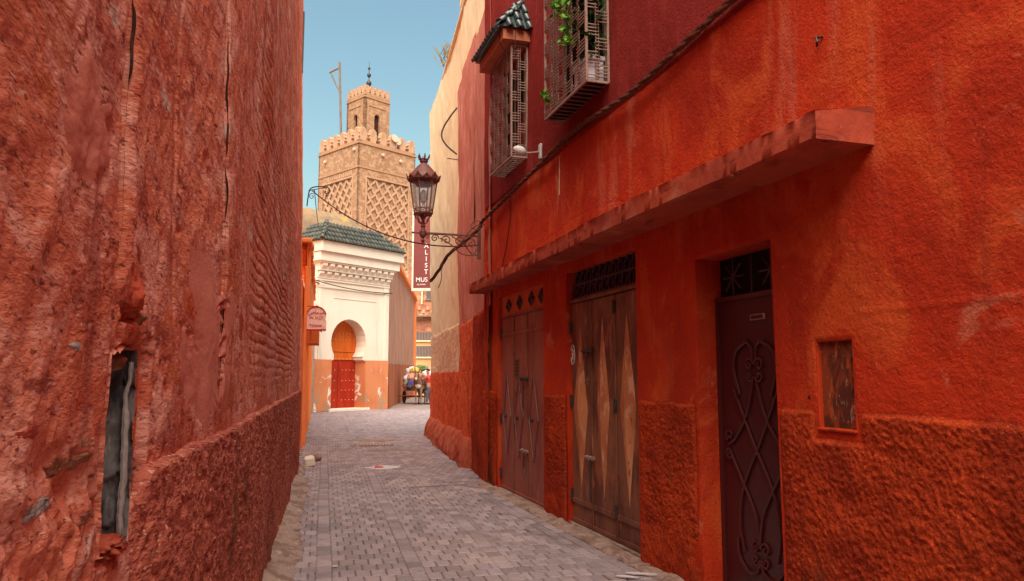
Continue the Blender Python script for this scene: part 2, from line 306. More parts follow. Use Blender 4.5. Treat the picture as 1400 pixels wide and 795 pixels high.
def relief_wall(name, sl, zl, disp, holes=(), mat=None, parent=None, top=None, soft=.03, warp=0.0):
    """a displaced wall sheet; holes = [(s0, s1, z0, z1, depth)] get reveals"""
    SS, ZZ = np.meshgrid(sl, zl)
    D = disp(SS, ZZ)
    for (s0, s1, z0, z1, dp) in holes:
        dx = np.maximum(np.maximum(s0 - SS, SS - s1), 0); dz = np.maximum(np.maximum(z0 - ZZ, ZZ - z1), 0)
        e = sstep(0, soft, np.hypot(dx, dz)); D = D * (.35 + .65 * e)
    Z = ZZ.copy()
    if warp:
        for (s0, s1, z0, z1, dp) in holes:
            dx = np.maximum(np.maximum(s0 - SS, SS - s1), 0); dz = np.maximum(np.maximum(z0 - ZZ, ZZ - z1), 0); e = np.exp(-np.hypot(dx, dz) / .05) * warp
            SS0 = SS; SS = SS + fbm(ZZ * 16, SS0 * 7, 4, 301) * e; Z = Z + fbm(SS0 * 16, ZZ * 9, 4, 302) * e * 1.3
    if top is not None:
        zt = top(SS); Z = ZZ / zl[-1] * zt
    sc = (sl[1:] + sl[:-1]) / 2; zc = (zl[1:] + zl[:-1]) / 2
    mask = np.ones((len(zc), len(sc)), bool); ex = []
    for (s0, s1, z0, z1, dp) in holes:
        mask &= ~(((sc > s0) & (sc < s1))[None, :] & ((zc > z0) & (zc < z1))[:, None])
        i0, i1 = int(np.argmin(abs(sl - s0))), int(np.argmin(abs(sl - s1)))
        j0, j1 = int(np.argmin(abs(zl - z0))), int(np.argmin(abs(zl - z1)))
        if dp > 0: ex.append((j0, j1, i0, i1, dp))
    return grid_mesh(name, SS, D, Z, mask, mat, parent, ex, True, flip=False)

class MB:
    def __init__(s): s.V = []; s.F = []
    def add(s, V, Fc):
        b = len(s.V); s.V += [tuple(v) for v in V]; s.F += [tuple(b + i for i in f) for f in Fc]; return s
    def box(s, x0, x1, y0, y1, z0, z1, mtx=None, bev=0.0):
        if bev > 0:
            bm = bmesh.new(); bmesh.ops.create_cube(bm, size=1)
            for v in bm.verts: v.co = Vector(((x0 + x1) / 2 + v.co.x * (x1 - x0), (y0 + y1) / 2 + v.co.y * (y1 - y0), (z0 + z1) / 2 + v.co.z * (z1 - z0)))
            bmesh.ops.bevel(bm, geom=list(bm.edges), offset=min(bev, .45 * min(abs(x1 - x0), abs(y1 - y0), abs(z1 - z0))), segments=1, affect='EDGES')
            bm.verts.index_update(); V = [v.co.copy() for v in bm.verts]; Fc = [[v.index for v in f.verts] for f in bm.faces]; bm.free()
        else:
            V = [Vector(p) for p in ((x0, y0, z0), (x1, y0, z0), (x1, y1, z0), (x0, y1, z0), (x0, y0, z1), (x1, y0, z1), (x1, y1, z1), (x0, y1, z1))]
            Fc = [(0, 3, 2, 1), (4, 5, 6, 7), (0, 1, 5, 4), (1, 2, 6, 5), (2, 3, 7, 6), (3, 0, 4, 7)]
        if mtx: V = [mtx @ v for v in V]
        return s.add(V, Fc)
    def tube(s, pts, r, n=6, cap=True, closed=False):
        pts = [Vector(p) for p in pts]; rs = r if isinstance(r, (list, tuple)) else [r] * len(pts)
        V = []; Fc = []; up = Vector((0, 0, 1)); prev = None
        for i, p in enumerate(pts):
            if closed: t = pts[(i + 1) % len(pts)] - pts[i - 1]
            else: t = pts[min(i + 1, len(pts) - 1)] - pts[max(i - 1, 0)]
            t = t.normalized() if t.length > 1e-9 else Vector((0, 0, 1))
            if prev is None:
                a = t.cross(up)
                if a.length < .1: a = t.cross(Vector((1, 0, 0)))
            else: a = prev - t * prev.dot(t)
            a.normalize(); prev = a; b = t.cross(a)
            for k in range(n):
                th = 2 * math.pi * k / n; V.append(p + (a * math.cos(th) + b * math.sin(th)) * rs[i])
        m = len(pts)
        for i in range(m if closed else m - 1):
            j = (i + 1) % m
            for k in range(n): Fc.append((i * n + k, i * n + (k + 1) % n, j * n + (k + 1) % n, j * n + k))
        if cap and not closed: Fc += [tuple(range(n))[::-1], tuple((m - 1) * n + k for k in range(n))]
        return s.add(V, Fc)
    def prism(s, poly, y0, y1, mtx=None):
        """poly in (x, z), extruded along y"""
        n = len(poly); V = [Vector((x, y0, z)) for x, z in poly] + [Vector((x, y1, z)) for x, z in poly]
        Fc = [tuple(range(n)), tuple(range(2 * n - 1, n - 1, -1))] + [(i, n + i, n + (i + 1) % n, (i + 1) % n) for i in range(n)]
        if mtx: V = [mtx @ v for v in V]
        return s.add(V, Fc)
    def lathe(s, prof, n=12, c=(0, 0, 0), ph=0.0, sc=None):
        V = []; Fc = []
        for r, z in prof:
            for k in range(n):
                th = 2 * math.pi * k / n + ph; V.append((c[0] + r * math.cos(th), c[1] + r * math.sin(th), c[2] + z))
        for i in range(len(prof) - 1):
            for k in range(n): Fc.append((i * n + k, i * n + (k + 1) % n, (i + 1) * n + (k + 1) % n, (i + 1) * n + k))
        Fc += [tuple(range(n))[::-1], tuple((len(prof) - 1) * n + k for k in range(n))]
        return s.add(V, Fc)
    def build(s, name, mat, parent=None, smooth=False, kind=None, label=None):
        me = bpy.data.meshes.new(name); me.from_pydata(s.V, [], s.F); me.update()
        bm = bmesh.new(); bm.from_mesh(me); bmesh.ops.recalc_face_normals(bm, faces=bm.faces); bm.to_mesh(me); bm.free()
        o = link(name, me, mat, parent, False)
        if smooth:
            me.shade_smooth()
            try: me.set_sharp_from_angle(angle=R(40))
            except Exception: pass
        if kind: o['kind'] = kind
        if label: o['label'] = label
        return o
def blob(name, mat, parent, c, r, seed=0, sub=3, amp=.18, freq=2.2, kind=None, label=None):
    bm = bmesh.new(); bmesh.ops.create_icosphere(bm, subdivisions=sub, radius=1)
    from mathutils import noise
    for v in bm.verts:
        d = 1 + amp * noise.noise(v.co * freq + Vector((seed * 3.1, seed, 0))) + amp * .5 * noise.noise(v.co * freq * 2.5 + Vector((0, seed * 2.3, 0)))
        v.co = Vector((c[0] + v.co.x * r[0] * d, c[1] + v.co.y * r[1] * d, c[2] + v.co.z * r[2] * d))
    me = bpy.data.meshes.new(name); bm.to_mesh(me); bm.free()
    o = link(name, me, mat, parent); 
    if kind: o['kind'] = kind
    if label: o['label'] = label
    return o
def text_mesh(name, txt, size, mat, parent, mtx, depth=.004, spacing=1.0, bold=0.0):
    cu = bpy.data.curves.new(name, 'FONT'); cu.body = txt; cu.size = size; cu.extrude = depth; cu.align_x = 'CENTER'; cu.align_y = 'CENTER'; cu.space_character = spacing; cu.offset = bold
    t = bpy.data.objects.new(name, cu); COL.objects.link(t)
    bpy.context.view_layer.update()
    me = bpy.data.meshes.new_from_object(t.evaluated_get(bpy.context.evaluated_depsgraph_get()))
    bpy.data.objects.remove(t); me.transform(mtx)
    me.materials.clear(); o = link(name, me, mat, parent, False); return o
def spiral(cx, cz, r0, turns, a0, n=26, r1=.15, sgn=1):
    P = []
    for i in range(n):
        t = i / (n - 1); r = r0 * (1 - t * (1 - r1)); a = a0 + sgn * turns * 2 * math.pi * t
        P.append((cx + r * math.cos(a), cz + r * math.sin(a)))
    return P
def weld(o):
    bm = bmesh.new(); bm.from_mesh(o.data); bmesh.ops.delete(bm, geom=[v for v in bm.verts if not v.link_faces], context='VERTS'); bmesh.ops.remove_doubles(bm, verts=bm.verts, dist=1e-4); bm.to_mesh(o.data); bm.free(); return o
def gz(y):
    t = min(max((y - 13) / 25, 0), 1); return .15 * t * t * (3 - 2 * t)
def smooth_path(P, n=6):
    P = [Vector(p) for p in P]; out = []
    for i in range(len(P) - 1):
        p0, p1, p2, p3 = P[max(i - 1, 0)], P[i], P[i + 1], P[min(i + 2, len(P) - 1)]
        for k in range(n):
            t = k / n
            out.append(.5 * ((2 * p1) + (p2 - p0) * t + (2 * p0 - 5 * p1 + 4 * p2 - p3) * t * t + (-p0 + 3 * p1 - 3 * p2 + p3) * t ** 3))
    out.append(P[-1]); return out
def sag(A, B, d, n=14):
    A, B = Vector(A), Vector(B)
    return [A.lerp(B, i / n) - Vector((0, 0, d * 4 * (i / n) * (1 - i / n))) for i in range(n + 1)]
# barrel tile, length along +Y (down slope is -Y), lying on z = 0
def tile_mesh(wd, ln, th, n=7):
    mb = MB(); V = []
    for (y, r) in ((0, wd / 2), (ln, wd / 2 * .82)):
        for rr in (r, r - th):
            for k in range(n): a = math.pi * k / (n - 1); V.append((rr * math.cos(a), y, rr * .9 * math.sin(a) + (.012 if y == 0 else 0)))
    Fc = []
    o0, i0, o1, i1 = 0, n, 2 * n, 3 * n
    for k in range(n - 1):
        Fc += [(o0 + k, o1 + k, o1 + k + 1, o0 + k + 1), (i0 + k, i0 + k + 1, i1 + k + 1, i1 + k), (o0 + k, o0 + k + 1, i0 + k + 1, i0 + k)]
    mb.add(V, Fc); me = bpy.data.meshes.new('roof_tile'); me.from_pydata(mb.V, [], mb.F); me.update(); me.shade_smooth(); return me
def tiled_slope(parent, me, e0, e1, r0, r1, pitch, tl, mat_done=True, jit=.006):
    """tiles on the quad eave e0-e1, ridge r0-r1 (local points); copies are children of parent"""
    e0, e1, r0, r1 = map(Vector, (e0, e1, r0, r1)); ax = (e1 - e0).normalized(); nrm0 = ax.cross((r0 + r1) / 2 - (e0 + e1) / 2).normalized()
    if nrm0.z < 0: nrm0 = -nrm0
    up = nrm0.cross(ax).normalized()
    if up.z < 0: up = -up
    L = (e1 - e0).length; H = ((r0 - e0).dot(up) + (r1 - e0).dot(up)) / 2; a0 = (r0 - e0).dot(ax); a1 = (r1 - e0).dot(ax)
    n = max(1, int(L / pitch)); cnt = 0
    xa = up.cross(nrm0)
    for i in range(n + 1):
        u = i * L / n; k = 0
        while True:
            h = k * tl * .86
            t = (h + tl * .35) / H
            if t > 1: break
            lo, hi = a0 * t, L + (a1 - L) * t
            if lo - pitch * .3 <= u <= hi + pitch * .3:
                o = bpy.data.objects.new('roof_tile', me); COL.objects.link(o); o.parent = parent
                p = e0 + ax * (u + rnd.uniform(-jit, jit)) + up * (h - .05 + rnd.uniform(-jit, jit)) + nrm0 * (.01 + k * .002)
                tilt = Matrix.Rotation(rnd.uniform(-.03, .03), 3, nrm0)
                m3 = tilt @ Matrix((xa, up, nrm0)).transposed()
                o.matrix_local = Matrix.Translation(p) @ m3.to_4x4(); cnt += 1
            k += 1
    return cnt

# ================================================================== GROUND
ys = np.array([-60, -20, -4] + list(np.linspace(0, 50, 101)) + [60, 80, 140, 400, 900.]); xs = np.array([-600., -120, -40, -20, -12] + list(np.linspace(-10, 6, 33)) + [10, 40, 120, 600])
XX, YY = np.meshgrid(xs, ys); GZ = .15 * sstep(13, 38, YY)
def ground_mat():
    m, nt, b = newmat('bedding_and_far_paving')
    tc = nt.nodes.new('ShaderNodeTexCoord'); mp = nt.nodes.new('ShaderNodeMapping'); mp.inputs['Rotation'].default_value = (0, 0, R(-104 + 0))
    nt.links.new(tc.outputs['Object'], mp.inputs[0])
    br = nt.nodes.new('ShaderNodeTexBrick'); br.inputs['Scale'].default_value = 1; br.inputs['Brick Width'].default_value = .19; br.inputs['Row Height'].default_value = .115
    br.inputs['Mortar Size'].default_value = .008; br.inputs['Color1'].default_value = (.36, .26, .235, 1); br.inputs['Color2'].default_value = (.31, .225, .205, 1); br.inputs['Mortar'].default_value = (.15, .10, .09, 1)
    br.offset = .5; nt.links.new(mp.outputs[0], br.inputs['Vector'])
    n = _range(nt, _noise(nt, tc.outputs['Object'], .7, 6), .45, .65)
    mx = nt.nodes.new('ShaderNodeMix'); mx.data_type = 'RGBA'; mx.blend_type = 'MULTIPLY'; nt.links.new(n, mx.inputs[0]); nt.links.new(br.outputs[0], mx.inputs[6]); mx.inputs[7].default_value = (.78, .76, .76, 1)
    nt.links.new(mx.outputs[2], b.inputs['Base Color']); b.inputs['Roughness'].default_value = .7
    bn = nt.nodes.new('ShaderNodeBump'); bn.inputs['Distance'].default_value = .01; bn.inputs['Strength'].default_value = .5; nt.links.new(_noise(nt, tc.outputs['Object'], 30), bn.inputs['Height']); nt.links.new(bn.outputs[0], b.inputs['Normal'])
    return m
g = grid_mesh('ground', XX, YY, GZ - .012, None, ground_mat(), None, None, True, flip=True); g['kind'] = 'structure'

bd_ = grid_mesh('paving_bed', *(lambda X_, Y_: (X_, Y_, .15 * sstep(13, 38, Y_) - .007))(*np.meshgrid(np.linspace(-9, 3.4, 12), np.linspace(1.5, 32.5, 60))), None, plaster('dark_joint_sand', (.16, .11, .10), [(14, .45, .6, (.085, .06, .055), .8), (2, .55, .66, (.22, .16, .14), .6)], [(60, .004, .8)]), None, None, True, flip=True); bd_['kind'] = 'structure'
street = empty('street', (0, 0, 0)); street['kind'] = 'structure'
U = Vector((-.236, .972)).normalized(); Vv = Vector((U.y, -U.x))       # along the alley / to the right across it
P0 = Vector((-1.39, 5.87))                                              # a point on the first straight band
def left_x(y):                                                          # inner edge of the paving on either side
    return -1.86 - .2423 * (y - 5.89) + .18 - .05 * sstep(9, 13, np.array(y)) if y < 13 else -3.62 - .248 * (y - 13.03)
def right_x(y):
    if y < 10.95: return 1.08 - .3079 * (y - 6.5) - .17
    if y < 12.9: return -.30 - .169 * (y - 10.95)
    if y < 20.6: return -.76 - .20 * (y - 12.9) + .05 * math.sin(y)
    return 2.0
# paver shapes: seven variants with worn rims
def paver_geo(wd, ln, seed):
    r = random.Random(seed); hw, hl = wd / 2 - .0032, ln / 2 - .0036; b = .007; V = []
    def ring(dx, z, j):
        c = .012
        for (x, y) in ((-hw + dx, -hl + dx + c), (-hw + dx + c, -hl + dx), (hw - dx - c, -hl + dx), (hw - dx, -hl + dx + c), (hw - dx, hl - dx - c), (hw - dx - c, hl - dx), (-hw + dx + c, hl - dx), (-hw + dx, hl - dx - c)):
            V.append((x + r.uniform(-j, j), y + r.uniform(-j, j), z + r.uniform(-j, j) * .5))
    ring(0, -.03, 0); ring(0, -.005, .0012); ring(b, .002, .0015); V.append((0, 0, .0035))
    Fc = []
    for k in range(8):
        j = (k + 1) % 8; Fc += [(k, j, 8 + j, 8 + k), (8 + k, 8 + j, 16 + j, 16 + k), (16 + k, 16 + j, 24)]
    return V, Fc
PW, PL = .118, .190
var = [paver_geo(PW, PL, s) for s in range(7)]; bandv = [paver_geo(PW + .012, PL, 50 + s) for s in range(4)]
bordv = [paver_geo(.105, .20, 80 + s) for s in range(4)]
def mesh_of(vf, nm='paving_stone'):
    me = bpy.data.meshes.new(nm); me.from_pydata(vf[0], [], vf[1]); me.update(); me.materials.append(M['paving']); return me
var_m = [mesh_of(v) for v in var]; band_m = [mesh_of(v) for v in bandv]; bord_m = [mesh_of(v) for v in bordv]
BANDS = (0, 6, 12)                                                      # columns that run as straight single bands
pav = []
half_v = [paver_geo(PW / 2, PL, 120 + q) for q in range(3)]; half_m = [mesh_of(v) for v in half_v]
EDG = [-14] + [b_ for b_ in BANDS] + [40]
for i in range(-26, 190):                                               # courses along the alley
    cells = [(b_, 0, band_m, bandv) for b_ in BANDS]
    for a_, b_ in zip(EDG[:-1], EDG[1:]):
        if i % 2 == 0: cells += [(j, 0, var_m, var) for j in range(a_ + 1, b_)]
        else:
            cells += [(j, .5, var_m, var) for j in range(a_ + 1, b_ - 1)]
            cells += [(a_ + .75, 0, half_m, half_v), (b_ - .75, 0, half_m, half_v)]
    for j, of_, mm_, vv_ in cells:
        p = P0 + U * (i * PL) + Vv * ((j + of_) * PW)
        p = p + Vv * (.010 * fbm(np.array([p.y * .5]), np.array([p.x * .5]), 2, 3)[0])
        if p.y < 3.2 or p.y > 33: continue
        lx, rx = float(left_x(p.y)), float(right_x(p.y))
        if p.x < lx + .02 or p.x > rx - .04: continue
        if p.y < 10.9 and p.x > rx - .32: continue
        if abs(p.x + 3.05) < .46 and abs(p.y - 17.2) < .25: continue
        pav.append((p, math.atan2(U.y, U.x) - math.pi / 2, mm_, vv_))
# border of stretchers that follows the shops' wall
D = Vector((-.2943, .9557)); Nn = Vector((-.9557, -.2943))
for c in range(3):
    for i in range(-14, 24):
        p = Vector((1.08, 6.5)) + D * ((i + .5 * (c % 2)) * .205) + Nn * (.225 + c * .105)
        if p.y < 3.2 or p.y > 10.9: continue
        pav.append((p, math.atan2(D.y, D.x) - math.pi / 2, bord_m, bordv))
pav.sort(key=lambda t: t[0].y)
def vis(p):
    d = p.y; return abs(p.x) / d < .69 and 1.5 / d < (.415 + .0)      # inside the frame
seen = [t for t in pav if vis(t[0])]; rest = [t for t in pav if not vis(t[0])]
for k, (p, a, ms, _) in enumerate(seen[:298]):
    o = bpy.data.objects.new('paving_stone', ms[rnd.randrange(len(ms))]); COL.objects.link(o); o.parent = street
    hz = .006 * float(fbm(np.array([p.x * 1.5]), np.array([p.y * 1.5]), 3, 9)[0])
    o.location = (p.x, p.y, gz(p.y) + hz + rnd.uniform(-.002, .002)); o.rotation_euler = (rnd.uniform(-.012, .012), rnd.uniform(-.018, .018), a + rnd.uniform(-.02, .02) + (math.pi if rnd.random() < .5 else 0))
V = []; Fc = []; T = []
for (p, a, _, vf) in seen[298:] + rest:
    v, f = vf[rnd.randrange(len(vf))]; a += rnd.uniform(-.02, .02); ca, sa = math.cos(a), math.sin(a); b = len(V); tl, tw = rnd.uniform(-.012, .012), rnd.uniform(-.018, .018)
    z0 = gz(p.y) + .006 * math.sin(p.x * 3 + p.y * 2.1) * .6 + rnd.uniform(-.002, .002); t = rnd.random()
    for x, y, z in v: V.append((p.x + x * ca - y * sa, p.y + x * sa + y * ca, z0 + z + x * tw + y * tl)); T.append(t)
    Fc += [tuple(b + q for q in ff) for ff in f]
o = pyd('paving_stones', V, Fc, M['paving'], street, False, 'stuff')
at = o.data.attributes.new('tint', 'FLOAT', 'POINT'); at.data.foreach_set('value', T)

# kerbs: crumbling mortar along the left wall, a thin concrete strip along the shops
def kerb(name, P, width, zin, zout, seed, mat):
    """P = wall-side polyline (x, y, unit normal to the street)"""
    n = len(P); m = 9; X = np.zeros((m, n)); Y = np.zeros((m, n)); Z = np.zeros((m, n))
    for i, (x, y, nx, ny, wf) in enumerate(P):
        for k in range(m):
            t = k / (m - 1); q = width * wf * t; X[k, i] = x + nx * q; Y[k, i] = y + ny * q
            Z[k, i] = gz(y) + (zin * (1 - t) ** .8 + zout * t)
    rr = fbm(X * 6, Y * 6, 5, seed); r2 = fbm(X * 22, Y * 7, 3, seed + 5)
    r3 = fbm(X * 60, Y * 14, 3, seed + 9); Z += rr * .022 + r2 * .018 + r3 * .010; X[1:] += rr[1:] * .06; X[-1] += r2[-1] * .05; Z[-1] -= .03
    o = grid_mesh(name, X, Y, Z, None, mat, None, None, True); o['kind'] = 'structure'; return o
yl = np.linspace(2.6, 13.1, 420)
kerb('kerb', [(-1.86 - .2423 * (y - 5.89) - .03, y, .972, .235, 1.0 + .35 * float(vn(np.array(y * .9), np.array(0.), 4)) - .45 * float(sstep(10.5, 13, np.array(y)))) for y in yl][::-1], .25, .085, -.002, 11, M['kerb'])
sr = np.linspace(5.0, -6, 300)
kerb('kerb', [(1.08 - .2943 * s + .0957 * 0, 6.5 + .9557 * s, -.9557, -.2943, .85 + .3 * float(vn(np.array(s * .8), np.array(0.), 8))) for s in sr][::-1], .20, .022, .004, 12, M['kerb'])

# ================================================================== LEFT WALL (rose plaster house)
LH = wall_frame('plaster_house', (-3.59, 13.03), (-1.86, 5.89), label='long tall rose-red plastered house wall with deep cracks along the left of the alley', cat='building')
def disp_left(s, z):
    big = fbm(s * .8, z * .5, 3, 1) * .035 + fbm(s * 1.6, z * 1.9, 4, 2) * .011
    dg = s * .82 + z * .57; dc = -s * .57 + z * .82                      # slanting trowel ridges
    near = sstep(8.0, 11.2, s)
    calm = 1 - .75 * sstep(9.4, 9.9, s) * (1 - sstep(11.1, 11.3, s)) * (1 - sstep(1.85, 2.0, z + .08 * fbm(s * 5, z * 5, 3, 55)))
    tr = fbm(dg * 14, dc * 3.2, 4, 5) * (.0018 + .0055 * near) * calm
    fine = fbm(s * 30, z * 16, 3, 7) * .0030 + fbm(s * 60, z * 60, 2, 8) * .0010
    d = big + tr + fine * calm
    # brick courses ghosting through the plaster
    br = sstep(2.0, 3.0, s) * (1 - sstep(8.0, 9.4, s)) * sstep(1.3, 1.7, z) * (1 - sstep(3.0, 5.0, z))
    cz = z / .075 + .3 * fbm(s * 2, z * 2, 2, 4); cs = s / .24 + .5 * (np.floor(cz) % 2)
    j = np.maximum(bump1(cz - np.floor(cz), .0, .16) + bump1(cz - np.floor(cz), 1, .16), .8 * (bump1(cs - np.floor(cs), 0, .06) + bump1(cs - np.floor(cs), 1, .06)))
    d -= br * j * .010 * (.4 + .9 * vn(s * 2, z * 3, 6))
    # the long tilted crack
    cx = 10.33 + .035 * np.sin(z * 3) * .3 + (z - 3.0) * .07 * (z < 3) + .02 * fbm(z * 6, z * 0, 3, 3)
    d -= .03 * bump1(s, cx + .012, .012) * sstep(1.25, 1.5, z); d += .014 * sstep(cx + .004, cx - .002, s) * sstep(cx - .9, cx - .1, s) * sstep(1.28, 1.5, z)
    c2 = 11.10 + .02 * fbm(z * 4, z * 0 + 2, 3, 3); d -= .012 * bump1(s, c2, .012) * sstep(1.55, 1.8, z)
    # the wide crease near the camera, with the bay beyond it standing back
    c1 = 11.735 + .02 * (z - 2) + .006 * fbm(z * 7, z * 0 + 4, 3, 3)
    up = sstep(1.62, 1.80, z)
    d -= .030 * bump1(s, c1 + .010, .010) * up; d += .013 * sstep(c1 + .003, c1 - .002, s) * sstep(c1 - .35, c1 - .05, s) * up + .008 * bump1(s, c1 - .03, .015) * up; d += .007 * fbm(s * 9, z * 8, 3, 90) * near
    # torn lump over the hole
    lump = bump1(s, 11.62, .12) * bump1(z, 1.66, .10)
    d += lump * (.018 + .030 * fbm(s * 12, z * 12, 4, 9)); d -= .03 * lump * (vn(s * 26, z * 22, 12) > .62)
    # smooth channel standing back beside the hole
    ch = sstep(11.36, 11.385, s) * (1 - sstep(11.50, 11.53, s)) * sstep(1.20, 1.25, z) * (1 - sstep(1.58, 1.62, z + .25 * (s - 11.36)))
    d = d * (1 - ch * .8) - ch * .035
    # rotten plaster on the near bay, low down, and a deep bite out of it
    low = sstep(11.78, 11.90, s) * (1 - sstep(1.28, 1.44, z + .03 * fbm(s * 9, z * 9, 2, 6)))
    d += low * (fbm(s * 24, z * 24, 4, 21) * .016 + .006)
    d -= .034 * bump1(s, 11.97, .10) * bump1(z, 1.30, .045); d -= .018 * bump1(s, 12.1, .14) * bump1(z, 1.36, .04)
    chips = vn(s * 8, z * 8, 31) * vn(s * 19, z * 17, 32); d -= .010 * sstep(.58, .66, chips) * near
    # edge of the hole rounds over
    hx = np.maximum(np.maximum(11.53 - s, s - 11.765), 0); hz = np.maximum(np.maximum(1.12 - z, z - 1.56), 0); hd = np.hypot(hx, hz)
    d -= .02 * np.exp(-hd / .012)
    return d - .021 * np.maximum(z - 2.0, 0)
hole = (11.535, 11.762, 1.125, 1.555, .13)
sl = lines([(0, 3, .035), (3, 8, .026), (8, 10.6, .014), (10.6, 12.5, .0055), (12.5, 12.9, .02)], [hole[0], hole[1]])
zl = lines([(0, .95, .04), (.95, 1.12, .01), (1.12, 2.45, .0075), (2.45, 4.4, .022), (4.4, 9.5, .07)], [hole[2], hole[3]])
relief_wall('wall', sl, zl, disp_left, [hole], M['left'], LH, soft=.004, warp=.016)
# hole lining
sl2 = lines([(11.50, 11.80, .004)]); zl2 = lines([(1.09, 1.60, .006)]); a, b = np.meshgrid(sl2, zl2)
grid_mesh('broken_masonry', a, -.115 + fbm(a * 22, b * 9, 4, 3) * .05 + .03 * bump1(a, 11.62, .03) * vn(b * 8, a * 3, 3), b, None, M['grey_hole'], LH)
a, b = np.meshgrid(np.linspace(-.145, -.008, 30), np.linspace(1.115, 1.565, 90))
xx = 11.548 + fbm(a * 30, b * 11, 4, 77) * .016 + .012 * (vn(a * 40, b * 16, 78) > .6) + .01 * bump1(a, -.07, .012)
o = grid_mesh('broken_masonry', xx, a, b, None, M['grey_hole'], LH)
tt = np.linspace(0, 1, 60); n1 = fbm(tt * 5, tt * 0, 4, 61); n2 = fbm(tt * 9, tt * 0 + 3, 4, 62)
MB().tube([(11.562, -.020 + .010 * n1[i], 1.135 + .40 * tt[i]) for i in range(60)], [.0065 + .004 * float(n2[i]) for i in range(60)], 7).build('mortar_ridge', M['grey_strip'], LH, True)
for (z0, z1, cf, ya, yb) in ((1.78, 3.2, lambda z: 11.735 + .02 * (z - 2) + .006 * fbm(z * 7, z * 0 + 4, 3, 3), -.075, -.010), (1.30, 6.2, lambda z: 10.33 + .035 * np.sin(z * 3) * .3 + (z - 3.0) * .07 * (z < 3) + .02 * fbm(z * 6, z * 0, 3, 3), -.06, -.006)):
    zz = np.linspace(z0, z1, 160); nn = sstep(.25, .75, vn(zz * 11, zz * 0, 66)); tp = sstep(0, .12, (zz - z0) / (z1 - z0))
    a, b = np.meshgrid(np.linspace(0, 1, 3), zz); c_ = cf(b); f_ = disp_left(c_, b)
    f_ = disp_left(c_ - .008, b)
    grid_mesh('crack_shade', c_ + .003 + .001 * fbm(b * 40, a, 2, 5), f_ - .009 * (1 - a) - a * (.0005 + .008 * (1 - nn * tp))[:, None], b, None, M['crack_shade'], LH)  # dark strip in the groove: the crack's shade put into colour
blob('stone', M['ledge'], LH, (11.66, -.04, 1.140), (.08, .05, .022), 4, 4, .5, 4); blob('stone', M['rough_brick'], LH, (11.60, -.06, 1.535), (.05, .04, .022), 6)
blob('stone', M['rough_brick'], LH, (11.715, -.06, 1.505), (.025, .03, .022), 8)
# rough dado
def top_left(s): return 1.285 + .010 * fbm(s * 5, s * 0, 4, 2) - .25 * sstep(11.42, 11.6, s) 
def disp_ld(s, z):
    e = np.minimum(sstep(0, .012, 1.29 - z), 1) * sstep(0, .05, s) * 1.0
    return -.02 + e * (.058 + fbm(s * .8, z * .5, 3, 1) * .035 + fbm(s * 26, z * 46, 3, 41) * .012 + fbm(s * 3, z * 3, 3, 43) * .012) * (1 - .9 * sstep(11.40, 11.55, s) * sstep(.98, 1.1, z))
sl = lines([(-.06, 3, .03), (3, 8, .022), (8, 12.9, .011)]); zl = lines([(0, .5, .03), (.5, 1.29, .012)])
relief_wall('dado', sl, zl, disp_ld, [], M['left_dado'], LH, top=top_left)
# torn, scarred and repaired patches that follow the relief
def scar(name, sc, zc, rs, rz_, mat, seed, off=.004, rough=.004, amp=.35, ang=0.0):
    th = np.linspace(0, 2 * math.pi, 64); rr = np.linspace(0, 1, 22); t, q = np.meshgrid(th, rr)
    ed = 1 + amp * fbm(np.cos(t) * 1.8 + seed, np.sin(t) * 1.8, 5, seed); u, v = np.cos(t) * rs * q * ed, np.sin(t) * rz_ * q * ed
    a, b = sc + u * math.cos(ang) - v * math.sin(ang) * rs / rz_, zc + v * math.cos(ang) + u * math.sin(ang) * rz_ / rs
    y = disp_left(a, b) + (off + rough * fbm(a * 60, b * 60, 3, seed)) * (1 - q ** 6) - .004 * q ** 6
    return grid_mesh(name, a, y, b, None, mat, LH, None, True)
scar('smooth_repair', 10.55, 1.60, .62, .30, M['salmon'], 41, .0030, .0015, .95); scar('smooth_repair', 7.2, 1.62, .9, .26, M['salmon'], 43, .003, .001, .9); scar('smooth_repair', 11.98, 1.95, .16, .12, M['salmon'], 44, .003, .002, .6)
scar('orange_repair', 11.455, 1.42, .075, .175, M['orange_patch'], 3, .005, .002, .12)
scar('torn_plaster', 11.63, 1.68, .055, .085, M['ledge'], 5, .004, .006, .5, .2); scar('torn_plaster', 11.54, 1.66, .05, .06, M['rough_brick'], 15, .004, .010, .5)
for (a_, b_, u_, v_, m__, sd__) in ((12.00, 1.555, .045, .012, 'grey_strip', 21), (11.99, 1.345, .12, .020, 'rough_brick', 22), (12.16, 1.30, .10, .018, 'grey_strip', 23), (11.90, 1.38, .05, .010, 'rough_brick', 24), (12.22, 1.42, .06, .012, 'ledge', 25), (11.86, 1.24, .08, .014, 'rough_brick', 26), (11.95, 1.46, .03, .02, 'ledge', 27), (9.6, 1.75, .16, .09, 'ledge', 28), (8.2, 2.7, .3, .12, 'ledge', 29), (10.75, 1.72, .22, .10, 'orange_patch', 30), (6.4, 3.4, .4, .2, 'pink', 31)):
    scar('plaster_scar', a_, b_, u_, v_, M[m__], sd__, .0010, .0025, .8)
# end of the house: a thin return and the top
MB().box(-.02, 12.9, -.9, -.24, 0, 9.45).build('inner_wall', M['left'], LH)
MB().box(12.86, 12.94, -4, -.02, 0, 9.45).build('end_wall', M['left'], LH)
MB().box(-.06, 13.0, -.9, -.05, 9.45, 9.60, bev=.02).build('coping', M['left'], LH)
